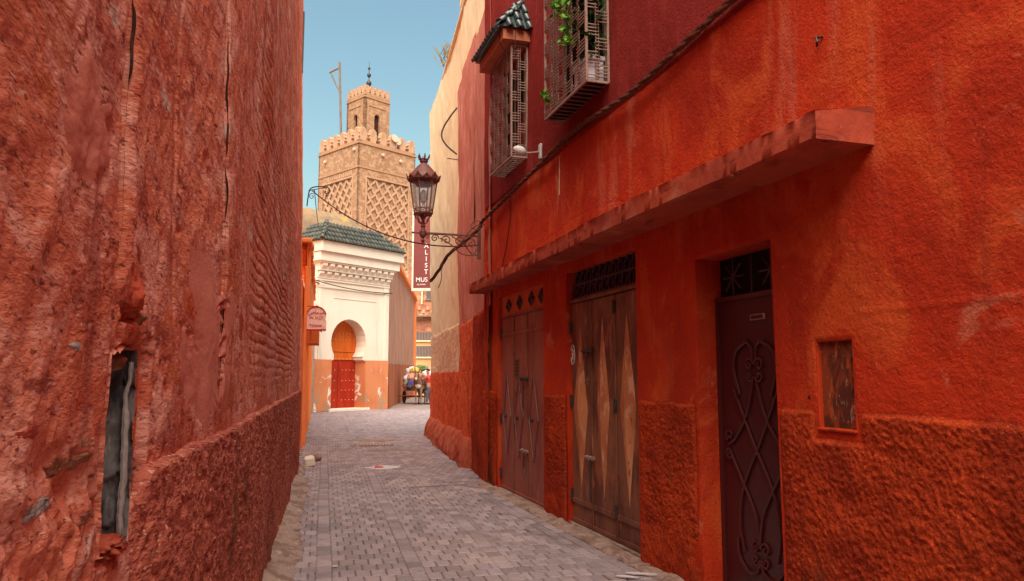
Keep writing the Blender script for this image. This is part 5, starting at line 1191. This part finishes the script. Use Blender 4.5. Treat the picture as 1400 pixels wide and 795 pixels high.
sprays(p2, [smooth_path([(0, 0, 1.0), (.02, .06, .7), (-.04, .11, .35), (-.10, .12, .05)], 4), smooth_path([(.1, 0, 1.1), (.16, .05, .85), (.20, .1, .55)], 4), smooth_path([(-.2, 0, 1.2), (-.2, .06, .8), (-.24, .1, .5)], 4)], 150, M['leaf'], .062, spread=.06)
p3 = empty('green_sprig', sh(1.56, .22, 4.42), rzs, label='small bright green sprig poking out of the lower left corner of the cage', cat='plant')
sprays(p3, [[(0, 0, 0), (.02, .05, .06), (.05, .08, .14)], [(0, 0, 0), (-.05, .06, .05)]], 20, M['leaf'], .06, spread=.02)

# wall flood lamp
fl_ = wall_frame('wall_floodlight', (sh(2.44, 0, 0).x, sh(2.44, 0, 0).y), (sh(3.44, 0, 0).x, sh(3.44, 0, 0).y), z=4.14, label='small grey-white lamp on a short arm beside the tiled window cage', cat='lamp')
MB().box(-.035, .035, .012, .045, -.09, .10, bev=.01).build('wall_plate', M['plastic_white'], fl_)
MB().tube([(0, .04, 0), (.02, .14, -.015), (.06, .24, -.01)], .013, 7).build('arm', M['iron_grey'], fl_)
MB().lathe([(.02, -.03), (.055, 0), (.07, .05), (.06, .12), (.03, .16), (.01, .17)], 12).build('lamp_head', M['plastic_white'], fl_, True).matrix_local = Matrix.Translation((.04, .22, -.01)) @ Matrix.Rotation(R(-70), 4, 'X') @ Matrix.Scale(.8, 4)

# ================================================================== CABLES AND WIRES
def twisted(name, P, r, n, mat, label, strands=2, tw=22, up=(0, 0, 1), **k):
    t_ = MB(); P = [Vector(p) for p in P]; Lacc = 0; S_ = [[] for _ in range(strands)]
    for i, p in enumerate(P):
        t = (P[min(i + 1, len(P) - 1)] - P[max(i - 1, 0)]).normalized(); a_ = t.cross(Vector((0, 0, 1))).normalized(); b_ = t.cross(a_)
        if i: Lacc += (p - P[i - 1]).length
        for q in range(strands):
            th_ = Lacc * tw + q * 2 * math.pi / strands; S_[q].append(p + (a_ * math.cos(th_) + b_ * math.sin(th_)) * r * .8)
    for q in range(strands): t_.tube(S_[q], r * (.9 if q else 1.0), n)
    o = t_.build(name, mat, None, True); tag(o, label, 'cable'); return o
pts = [(-8, 4.35), (-4.5, 4.10), (-2.6, 4.05), (-1.6, 4.03), (-.7, 4.00), (-.1, 3.975), (.35, 3.975), (1.1, 4.03), (1.8, 4.03), (2.4, 3.97), (3.2, 3.925), (4.0, 3.87), (4.85, 3.81), (5.05, 3.79)]
P = [sh(s, .055 + .008 * math.sin(s * 3), z + .008 * math.sin(s * 7)) for s, z in pts]
tail = [Vector((-.50, 11.30, 3.70)), Vector((-.76, 11.45, 3.50)), Vector((-.97, 11.60, 3.36)), Vector((-1.12, 11.80, 3.17)), Vector((-1.28, 12.0, 3.0))]
sp = smooth_path(P + tail, 26)
twisted('cable_bundle', sp, .016, 6, M['cable_brown'], 'thick twisted brown cable bundle sagging along the top edge of the orange plaster', 3, 11)
o = MB().tube(smooth_path([sh(5.0, .06, 3.80), Vector((-.55, 11.30, 3.82)), Vector((-.62, 11.3, 3.74)), Vector((-.50, 11.25, 3.68)), Vector((-.42, 11.22, 3.76)), Vector((-.60, 11.3, 3.70)), Vector((-.86, 11.45, 3.40)), Vector((-1.05, 11.6, 3.28)), Vector((-1.08, 11.62, 2.98)), Vector((-1.13, 11.7, 2.86))], 7), .006, 6).build('loose_cable', M['cable_brown'], None, True)
tag(o, 'looped loose cable end dangling below the lamp bracket at the corner', 'cable')
o = MB().tube(smooth_path([sh(3.67, .03, 3.90), sh(3.72, .015, 3.6), sh(3.9, .012, 3.25), sh(4.10, .02, 2.96)], 8), .006, 5).build('thin_cable', M['cable'], None, True); tag(o, 'thin dark wire hanging down the orange wall from the bundle to the ledge', 'cable')
o = MB().tube(sag((-3.62, 13.6, 4.86), sh(5.28, .02, 3.50), .34, 24), .011, 5).build('overhead_wire', M['cable'], None, True); tag(o, 'dark wire sagging across the alley from the orange house bracket to the street lamp wall', 'wire')
o = MB().tube(sag((-7.85, 30.2, 5.28), (-5.75, 37.5, 5.55), .28, 20), .028, 5).tube(sag((-7.85, 30.2, 5.34), (-5.30, 33.75, 5.18), .12, 16), .020, 5).build('overhead_wire', M['cable'], None, True); tag(o, 'pair of drooping wires across the front of the white portal building', 'wire')
o = MB().tube(sag((-3.60, 13.7, 4.90), (-8.6, 34.2, 8.45), .5, 20), .008, 4).build('overhead_wire', M['cable'], None, True); tag(o, 'hair-thin wire running from the orange house bracket up toward the tiled roof', 'wire')
o = MB().tube([sh(0, 0, 0) * 0 + Vector(v) for v in ((-7.9, 30.1, 4.0), (-7.95, 30.0, 2.0), (-7.9, 29.9, .2))], .02, 5).build('drain_pipe', M['cable'], None, True); tag(o, 'thin dark pipe down the end of the low orange house beside the portal', 'pipe')

# ================================================================== STREET LAMP
pL = sh(5.30, .03, 0); pL2 = sh(6.3, .03, 0)
SL = wall_frame('street_lamp', (pL.x, pL.y), (pL2.x, pL2.y), z=3.64, label='reddish wrought-iron wall lantern with crown top on a scrolled bracket', cat='street lamp')
IR = M['iron_red']; AR = .86
MB().box(-.022, .022, -.03, .02, -.36, .12, bev=.006).build('wall_plate', IR, SL)
MB().box(-.016, .016, .0, AR + .02, -.016, .016, bev=.005).build('arm', IR, SL)
def sc2(P, r=.0095): MB().tube([(0, y, z) for y, z in P], r, 6).build('scroll', IR, SL, True)
sc2([(.03, -.30)] + curve([(.03, -.30), (.12, -.27), (.20, -.17), (.30, -.09), (.42, -.03)])); sc2(spiral(.12, -.12, .095, 1.5, R(-60))); sc2(spiral(.30, -.10, .085, 1.4, R(200), sgn=-1)); sc2(spiral(.50, -.09, .075, 1.4, R(-20))); sc2(spiral(.68, -.07, .060, 1.5, R(180), sgn=-1)); sc2(curve([(.03, -.2), (.10, -.30), (.28, -.28), (.42, -.16), (.60, -.06)])); sc2(spiral(.79, -.055, .038, 1.2, R(0)))
cx = (0, AR, 0)
MB().lathe([(.004, -.16), (.020, -.14), (.030, -.11), (.014, -.08), (.045, -.05), (.052, -.02), (.052, .03), (.030, .05), (.026, .08), (.040, .10), (.026, .13), (.024, .20), (.045, .24), (.060, .27), (.060, .29)], 10, cx).build('stem', IR, SL, True)
MB().tube([(0, AR - .0, 0), (0, AR + .14, 0)], .014, 6).lathe([(.001, -.02), (.022, 0), (.001, .02)], 8, (0, AR + .15, 0)).build('arm_finial', IR, SL, True)
for k in range(6):
    a = k * math.pi / 3; ca, sa = math.cos(a), math.sin(a)
    MB().tube([(ca * r_, AR + sa * r_, z) for r_, z in ((.03, .14), (.075, .17), (.085, .21), (.12, .25), (.135, .28), (.125, .24))], .0085, 5).build('stem_scroll', IR, SL, True)
zb_, zt_, rb_, rt_ = .30, .80, .135, .205
MB().lathe([(.05, .27), (.15, .275), (.16, .295), (.15, .31), (.05, .312)], 6, cx).build('base_ring', IR, SL)
m_ = None
for k in range(6):
    a = k * math.pi / 3 + math.pi / 6; a2 = a + math.pi / 3
    p0, p1 = (math.cos(a) * rb_, AR + math.sin(a) * rb_, zb_), (math.cos(a) * rt_, AR + math.sin(a) * rt_, zt_)
    MB().tube([p0, p1], .0105, 5).build('lantern_bar', IR, SL)
    g_ = .94; q = [(math.cos(t) * r_ * g_, AR + math.sin(t) * r_ * g_, z) for t, r_, z in ((a, rb_, zb_ + .012), (a2, rb_, zb_ + .012), (a2, rt_, zt_ - .01), (a, rt_, zt_ - .01))]
    nn_ = Vector((math.cos(a + math.pi / 6), math.sin(a + math.pi / 6), 0)) * .004
    MB().add(q + [tuple(Vector(v) - nn_) for v in q], [(0, 1, 2, 3), (7, 6, 5, 4), (0, 4, 5, 1), (1, 5, 6, 2), (2, 6, 7, 3), (3, 7, 4, 0)]).build('pane', M['glass'], SL)
    for t in (.12,):
        r_ = rb_ + (rt_ - rb_) * t; MB().tube([(math.cos(a) * r_, AR + math.sin(a) * r_, zb_ + .5 * t), (math.cos(a2) * r_, AR + math.sin(a2) * r_, zb_ + .5 * t)], .007, 4).build('glazing_bar', IR, SL)
    # petal spikes around the cap
    am = a + math.pi / 6
    for aa, hh_ in ((a, .075), (am, .045)):
        d = Vector((math.cos(aa), math.sin(aa), 0)); s_ = Vector((-math.sin(aa), math.cos(aa), 0)); c_ = Vector((0, AR, 0)) + d * .235
        mb = MB().add([c_ + s_ * .06 + Vector((0, 0, .80)), c_ - s_ * .06 + Vector((0, 0, .80)), c_ + d * .035 + Vector((0, 0, .82 + hh_)), c_ - d * .01 + s_ * .06 + Vector((0, 0, .80)), c_ - d * .01 - s_ * .06 + Vector((0, 0, .80)), c_ + d * .022 + Vector((0, 0, .82 + hh_))], [(0, 1, 2), (3, 5, 4), (0, 2, 5, 3), (1, 4, 5, 2)]); mb.build('cap_petal', IR, SL)
MB().lathe([(.20, .775), (.235, .79), (.245, .81), (.235, .85), (.215, .88), (.205, .89), (.17, .93), (.12, .99), (.085, 1.03), (.05, 1.06), (.045, 1.08), (.02, 1.085)], 12, cx).build('cap', IR, SL, True)
MB().lathe([(.045, 1.07), (.065, 1.09), (.060, 1.11), (.070, 1.13)], 10, cx).build('crown_ring', IR, SL, True)
for k in range(6):
    a = k * math.pi / 3; MB().tube([(math.cos(a) * .062, AR + math.sin(a) * .062, 1.12), (math.cos(a) * .085, AR + math.sin(a) * .085, 1.16), (math.cos(a) * .092, AR + math.sin(a) * .092, 1.20)], [.013, .014, .007], 5).build('crown_point', IR, SL)
MB().lathe([(.03, .32), (.035, .36), (.018, .40), (.018, .45)], 8, cx).lathe([(.02, .45), (.05, .50), (.058, .56), (.04, .63), (.01, .66)], 10, cx).build('bulb', M['plastic_white'], SL, True)
MB().lathe([(.13, .72), (.12, .76), (.03, .79)], 10, cx).build('reflector', IR, SL, True)

# ================================================================== GROUND ITEMS
gr = empty('drain_grate', (-3.05, 17.2, gz(17.2) + .006), R(2), label='rectangular slotted iron drain grate in the middle of the paving', cat='drain grate')
m_ = MB().box(-.40, .40, -.17, -.145, -.02, .006).box(-.40, .40, .145, .17, -.02, .006).box(-.40, -.375, -.145, .145, -.02, .006).box(.375, .40, -.145, .145, -.02, .006); m_.build('frame', M['iron_grey'], gr)
for k in range(11): MB().box(-.36 + k * .068, -.330 + k * .068, -.144, .144, -.005, .006).build('bar', M['stud'], gr)
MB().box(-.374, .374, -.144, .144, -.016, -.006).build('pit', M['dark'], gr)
def flat_patch(name, c, rx, ry, mat, seed, z=.006, th_=.012, n=36, parent=None, rot=0.0, amp=.18):
    V = [(c[0], c[1], z)]; V2 = []
    for k in range(n):
        a = 2 * math.pi * k / n; r_ = 1 + amp * float(fbm(np.array(math.cos(a) * 1.6 + seed), np.array(math.sin(a) * 1.6), 4, seed))
        x, y = math.cos(a) * rx * r_, math.sin(a) * ry * r_; x, y = x * math.cos(rot) - y * math.sin(rot), x * math.sin(rot) + y * math.cos(rot)
        V.append((c[0] + x, c[1] + y, z)); V2.append((c[0] + x * 1.05, c[1] + y * 1.05, z - th_))
    Fc = [(0, 1 + k, 1 + (k + 1) % n) for k in range(n)] + [(1 + k, 1 + n + k, 1 + n + (k + 1) % n, 1 + (k + 1) % n) for k in range(n)]
    return pyd(name, V + V2, Fc, mat, parent)
ptc = flat_patch('mortar_patch', (-3.35, 18.3), .55, .26, M['kerb'], 3, gz(18.3) + .010); ptc['kind'] = 'structure'
ptc = flat_patch('mortar_patch', (-2.35, 16.0), .5, .12, M['kerb'], 7, gz(16) + .008); ptc['kind'] = 'structure'
pc = empty('painted_cover', (-2.15, 13.05, 0), .1, label='small round cover daubed white and red on the paving', cat='manhole cover')
flat_patch('cover', (0, 0), .20, .24, M['plastic_white'], 2, .014, .02, parent=pc); flat_patch('red_daub', (-.07, .0), .07, .18, M['red_paint'], 5, .0165, .002, parent=pc, amp=.6); flat_patch('white_splash', (.17, .02), .13, .12, M['plastic_white'], 9, .012, .01, parent=pc, amp=.5); flat_patch('white_splash', (-.2, -.02), .09, .07, M['plastic_white'], 12, .012, .01, parent=pc, amp=.6)
# raised slab edge near the corner of the shops
ls = MB().add([(-1.32, 10.75, -.01), (-.62, 10.95, -.01), (-.50, 10.65, -.01), (-.55, 10.30, -.01), (-1.25, 10.25, -.01), (-1.32, 10.75, .012), (-.62, 10.95, .016), (-.50, 10.65, .014), (-.55, 10.30, .004), (-1.25, 10.25, .003)], [(5, 9, 8, 7, 6), (0, 1, 6, 5), (1, 2, 7, 6), (2, 3, 8, 7), (3, 4, 9, 8), (4, 0, 5, 9)])
rim = MB().tube([(-1.40, 10.70, .010), (-1.0, 10.84, .016), (-.66, 10.96, .014), (-.55, 10.72, .012), (-.38, 10.62, .012)], .006, 5).build('sunken_rim', M['iron_grey'], None, True); tag(rim, 'thin curved metal edging strip sunk in the paving near the corner of the shops', 'metal strip')
for k, (c, a, l, lab) in enumerate((((.86, 5.93, .022), -.35, .17, 'short pale highlight strip near the paving edge, left of the other strip'), ((.98, 6.02, .022), -.25, .24, 'longer pale highlight strip by the kerb under the shop door corner'))):
    m_ = MB(); n = 8; V = []  # highlights on the ground, modelled as thin pale strips
    for i in range(n): t = i / (n - 1) - .5; wd = .014 * (1 - (2 * t) ** 2) + .004; V += [(t * l, -wd, .004), (t * l, wd, .004), (t * l, wd, -.002), (t * l, -wd, -.002)]
    m_.add(V, [(4 * i + a_, 4 * i + (a_ + 1) % 4, 4 * i + 4 + (a_ + 1) % 4, 4 * i + 4 + a_) for i in range(n - 1) for a_ in range(4)] + [(3, 2, 1, 0), tuple(4 * (n - 1) + q for q in range(4))])
    o = m_.build('highlight_strip', M['plastic_white']); o.location = c; o.rotation_euler = (0, 0, a); tag(o, lab, 'litter')
o = MB().box(-.09, .09, -.10, .10, 0, .17, bev=.03).build('stone_block', M['white'], None); o.location = (-3.42, 13.25, 0); o.rotation_euler = (.1, -.15, .3); tag(o, 'pale chipped stone block at the foot of the rose wall corner', 'stone')
o = blob('stone_block', M['kerb'], None, (0, 0, .05), (.16, .22, .09), 3, 2); o.location = (-3.60, 14.1, 0); tag(o, 'low rounded rubble stone against the orange house base', 'stone')
o = MB().box(-.02, .02, -.012, .012, 0, .006, bev=.002).build('litter_scrap', M['plastic_white']); o.location = (-1.40, 5.98 + .3, .012); tag(o, 'tiny white scrap of litter on the left band of the paving', 'litter')

# ================================================================== SKINNED FIGURES
def skin(name, V, E, rad, mat, parent, root=0, sub=2):
    me = bpy.data.meshes.new(name); me.from_pydata(V, E, []); me.update(); o = bpy.data.objects.new(name, me); COL.objects.link(o)
    o.modifiers.new('skin', 'SKIN').use_smooth_shade = True
    if not me.skin_vertices:
        import bmesh as b2
        bm = b2.new(); bm.from_mesh(me); bm.verts.layers.skin.verify(); bm.to_mesh(me); bm.free()
    for i, r_ in enumerate(rad):
        sv = me.skin_vertices[0].data[i]; sv.radius = r_ if isinstance(r_, tuple) else (r_, r_); sv.use_root = (i == root)
    s_ = o.modifiers.new('subsurf', 'SUBSURF'); s_.levels = sub; s_.render_levels = sub
    bpy.context.view_layer.update()
    me2 = bpy.data.meshes.new_from_object(o.evaluated_get(bpy.context.evaluated_depsgraph_get())); bpy.data.objects.remove(o)
    me2.materials.clear(); return link(name, me2, mat, parent)
class Sk:
    def __init__(s): s.V = []; s.E = []; s.Rr = []
    def chain(s, pts, start=None):
        prev = start
        for p in pts:
            s.V.append(p[:3]); s.Rr.append(p[3]); i = len(s.V) - 1
            if prev is not None: s.E.append((prev, i))
            prev = i
        return prev
dx, dyy = -4.66, 38.7; z0 = gz(dyy)
dk = empty('donkey', (dx, dyy, z0), R(-4), label='brown donkey with pale muzzle harnessed to the loaded cart, facing the camera', cat='donkey')
k = Sk(); body = k.chain([(0, .40, 1.0, .27)]); chest = k.chain([(0, .0, 1.0, .25)], body); nb_ = k.chain([(0, -.22, 1.16, .17), (0, -.36, 1.36, .125), (0, -.44, 1.50, .105), (0, -.55, 1.50, .095), (0, -.68, 1.36, .065), (0, -.76, 1.26, .060)], chest)
rump = k.chain([(0, .80, 1.06, .22)], body)
for sx_ in (-1, 1):
    k.chain([(sx_ * .13, -.04, .80, .10), (sx_ * .13, -.07, .60, .060), (sx_ * .13, -.08, .42, .050), (sx_ * .13, -.06, .24, .032), (sx_ * .13, -.06, .12, .036), (sx_ * .13, -.09, .03, .045)], chest)
    k.chain([(sx_ * .14, .78, .84, .13), (sx_ * .15, .70, .66, .085), (sx_ * .15, .90, .46, .050), (sx_ * .15, .87, .24, .033), (sx_ * .15, .85, .12, .036), (sx_ * .15, .82, .03, .045)], rump)
skin('body', k.V, k.E, k.Rr, M['fur'], dk, 0)
for sx_ in (-1, 1):
    MB().tube([(sx_ * .07, -.44, 1.56), (sx_ * .10, -.45, 1.66), (sx_ * .13, -.45, 1.80), (sx_ * .14, -.44, 1.88)], [.030, .042, .030, .006], 7).build('ear', M['fur'], dk, True)
    MB().lathe([(.002, -.016), (.014, -.008), (.016, 0), (.014, .008), (.002, .016)], 8, (sx_ * .088, -.56, 1.50)).build('eye', M['hair'], dk, True)
    for yy in (-.09, .82): MB().lathe([(.050, 0), (.045, .05), (.036, .065)], 8, (sx_ * (.13 if yy < 0 else .15), yy, 0)).build('hoof', M['hair'], dk, True)
    MB().tube([(sx_ * .22, -.05, 1.0), (sx_ * .34, .4, .95), (sx_ * .42, 1.3, .82)], .028, 6).build('shaft_strap', M['strap'], dk)
blob('muzzle', M['fur_pale'], dk, (0, -.75, 1.27), (.075, .07, .075), 2, 2, .05); blob('chest_patch', M['fur_pale'], dk, (0, -.17, .93), (.17, .13, .15), 5, 2, .1)
MB().tube([(.22 * math.cos(R(a)), -.14 - .05 * math.sin(R(a)), 1.07 + .27 * math.sin(R(a))) for a in range(0, 360, 24)], .035, 6, closed=True).build('collar', M['strap'], dk, True)
MB().tube([(.085 * math.cos(R(a)), -.64 - .03 * math.sin(R(a)), 1.38 + .08 * math.sin(R(a))) for a in range(0, 360, 30)], .012, 5, closed=True).tube([(.10 * math.cos(R(a)), -.50, 1.52 + .09 * math.sin(R(a))) for a in range(0, 360, 30)], .012, 5, closed=True).build('bridle', M['strap'], dk, True)
MB().tube([(0, -.40, 1.60), (0, -.28, 1.45), (0, -.12, 1.30)], [.035, .04, .02], 6).build('mane', M['hair'], dk, True); MB().tube([(0, .98, 1.08), (0, 1.06, .85), (0, 1.05, .5)], [.03, .025, .04], 6).build('tail', M['hair'], dk, True)
# cart
ct = empty('donkey_cart', (dx - .22, dyy + 1.75, gz(40)), R(-4), label='two-wheeled wooden donkey cart piled with bags at the far end of the alley', cat='cart')
for k_, x in enumerate((-.10, .0, 0)): pass
for k_ in range(8): MB().box(-.62 + k_ * .155, -.475 + k_ * .155, -.75, .85, .74, .78, bev=.005).build('plank', M['wood'], ct)
MB().box(-.64, .64, -.80, -.75, .66, .80, bev=.01).box(-.64, .64, .85, .90, .66, .80, bev=.01).box(-.04, .04, -.7, .8, .66, .73).build('frame', M['wood'], ct)
MB().box(-.66, -.62, -.75, .85, .80, 1.10, bev=.01).build('side_board', M['wood'], ct); MB().box(.62, .66, -.75, .85, .80, 1.10, bev=.01).build('side_board', M['wood'], ct); MB().box(-.60, .60, -.80, -.76, .82, 1.0, bev=.01).build('front_board', M['wood'], ct)
MB().tube([(-.75, 0, .34), (.75, 0, .34)], .03, 8).build('axle', M['iron_black'], ct)
MB().tube([(-.68, -1.55, .42), (.50, -1.50, .42)], .028, 6).build('cross_bar', M['strap'], ct)
for sx_ in (-1, 1):
    wh_ = MB().tube([(sx_ * .75, .34 * math.cos(R(a)) * .88, .34 + .30 * math.sin(R(a))) for a in range(0, 360, 18)], .045, 8, closed=True).build('wheel', M['rubber'], ct, True)
    q = MB().tube([(sx_ * .75, .24 * math.cos(R(a)), .34 + .24 * math.sin(R(a))) for a in range(0, 360, 18)], .015, 6, closed=True)
    for k_ in range(8): a = R(45 * k_); q.tube([(sx_ * .75, 0, .34), (sx_ * .75, .24 * math.cos(a), .34 + .24 * math.sin(a))], .012, 5)
    q.tube([(sx_ * .70, 0, .34), (sx_ * .80, 0, .34)], .04, 8).build('rim', M['wood'], wh_, True)
    MB().tube([(sx_ * .45, -.75, .72), (sx_ * .42, -1.4, .80), (sx_ * .36, -2.0, .92)], .030, 7).build('shaft', M['wood'], ct, True)
bags = [('bag_white', -.42, -.35, 1.22, .34, .28), ('bag_pink', -.28, -.55, 1.30, .26, .24), ('bag_orange', .02, -.5, 1.42, .26, .2), ('bag_yellow', -.12, -.35, 1.66, .28, .2), ('bag_green', .18, -.2, 1.84, .34, .16), ('bag_white', -.40, .1, 1.60, .36, .26), ('bag_white', .46, -.3, 1.46, .30, .26),
        ('bag_blue', -.25, -.72, 1.02, .22, .18), ('bag_dark', .12, -.66, 1.14, .2, .2), ('bag_pink', .40, .2, 1.74, .24, .18), ('bag_dark', .48, -.55, 1.10, .22, .2), ('bag_green', -.55, -.6, .98, .16, .16), ('bag_white', .05, .4, 1.4, .5, .45), ('bag_dark', -.32, -.80, .86, .16, .16), ('bag_orange', -.02, -.78, .92, .15, .14)]
for k_, (mt_, x, y, z, r_, h_) in enumerate(bags):
    c_ = mt_.split('_')[1]; o = blob('cloth_bag', M[mt_], None, (0, 0, 0), (r_, r_ * .85, h_), k_ + 3, 3, .34, 1.6)
    o.location = ct.location + Matrix.Rotation(R(-4), 3, 'Z') @ Vector((x, y, z)); where = ['near the bottom' if z < 1.1 else 'at mid height' if z < 1.5 else 'high'][0]; side = 'left' if x < -.2 else 'right' if x > .2 else 'middle'; fb = 'front' if y < -.1 else 'back'
    names = {'dark': 'navy black', 'blue': 'deep blue', 'white': 'off-white', 'pink': 'pinkish', 'green': 'olive green', 'yellow': 'mustard yellow', 'orange': 'orange'}
    tag(o, f'bulging {names[c_]} bag {where} on the {side} {fb} of the donkey cart load', 'bag', 'bags piled on the donkey cart')
# person
pp_ = empty('person', (-4.20, 38.9, gz(38.9)), R(0), label='person in red top and grey trousers holding the donkey by the head', cat='person')
k = Sk(); pel = k.chain([(0, 0, .92, .14)]); ch_ = k.chain([(0, 0, 1.10, .13), (0, 0, 1.30, .15), (-.01, 0, 1.42, .10), (-.02, 0, 1.50, .055), (-.03, -.01, 1.58, .085), (-.035, -.01, 1.67, .085), (-.03, 0, 1.73, .05)], pel)
for sx_ in (-1, 1):
    k.chain([(.02, sx_ * .10, .80, .095), (.04 * sx_, sx_ * .11, .50, .06), (.06 * sx_ + .02, sx_ * .11, .28, .05), (.08 * sx_, sx_ * .11, .08, .036), (.08 * sx_ - .10, sx_ * .11, .035, .035)], pel)
sh_i = 2
def hand(k, st, w_, d, side):
    i = k.chain([tuple(w_) + (.030,), tuple(w_ + d * .07) + (.034,)], st)
    for q, l in zip((-.03, -.01, .01, .03), (.07, .08, .075, .055)):
        b_ = w_ + d * .085 + Vector((0, q, 0)); k.chain([tuple(b_) + (.009,), tuple(b_ + d * l * .5 - Vector((0, 0, .008))) + (.0085,), tuple(b_ + d * l - Vector((0, 0, .03))) + (.007,)], i)
    b_ = w_ + d * .04; k.chain([tuple(b_ + Vector((0, -.035 * side, .01))) + (.010,), tuple(b_ + d * .04 + Vector((0, -.055 * side, .0))) + (.008,)], i)
a_ = k.chain([(-.02, -.20, 1.38, .055), (-.20, -.24, 1.26, .045)], sh_i); hand(k, a_, Vector((-.42, -.22, 1.30)), Vector((-.97, .1, .1)).normalized(), 1)
a_ = k.chain([(0, .20, 1.38, .055), (.03, .26, 1.12, .045)], sh_i); hand(k, a_, Vector((-.06, .26, .90)), Vector((-.3, 0, -.95)).normalized(), -1)
skin('body', k.V, k.E, k.Rr, M['skin'], pp_, 0)
k = Sk(); p_ = k.chain([(0, 0, .98, .165), (0, 0, 1.12, .155), (0, 0, 1.30, .175), (-.01, 0, 1.42, .125)]); k.chain([(-.02, -.20, 1.385, .080), (-.20, -.24, 1.265, .066)], 2); k.chain([(0, .20, 1.385, .080), (.03, .26, 1.13, .066)], 2); skin('shirt', k.V, k.E, k.Rr, M['shirt'], pp_, 0)
k = Sk(); p_ = k.chain([(0, 0, .93, .165)])
for sx_ in (-1, 1): k.chain([(.02, sx_ * .10, .80, .115), (.04 * sx_, sx_ * .11, .50, .085), (.06 * sx_ + .02, sx_ * .11, .28, .070), (.08 * sx_, sx_ * .11, .10, .060)], p_)
skin('trousers', k.V, k.E, k.Rr, M['trousers'], pp_, 0)
blob('hair', M['hair'], pp_, (-.018, 0, 1.70), (.092, .088, .075), 3, 3, .06)
for sx_ in (-1, 1): MB().box(-.14, .12, -.045, .045, 0, .07, bev=.02).build('shoe', M['rubber'], pp_).location = (.08 * sx_ - .02, sx_ * .11, .0)
MB().lathe([(.001, -.01), (.012, 0), (.001, .01)], 6, (-.118, -.03, 1.64)).lathe([(.001, -.01), (.012, 0), (.001, .01)], 6, (-.118, .03, 1.64)).build('eyes', M['hair'], pp_); blob('nose', M['skin'], pp_, (-.125, -.005, 1.61), (.018, .012, .022), 1, 2, .02)
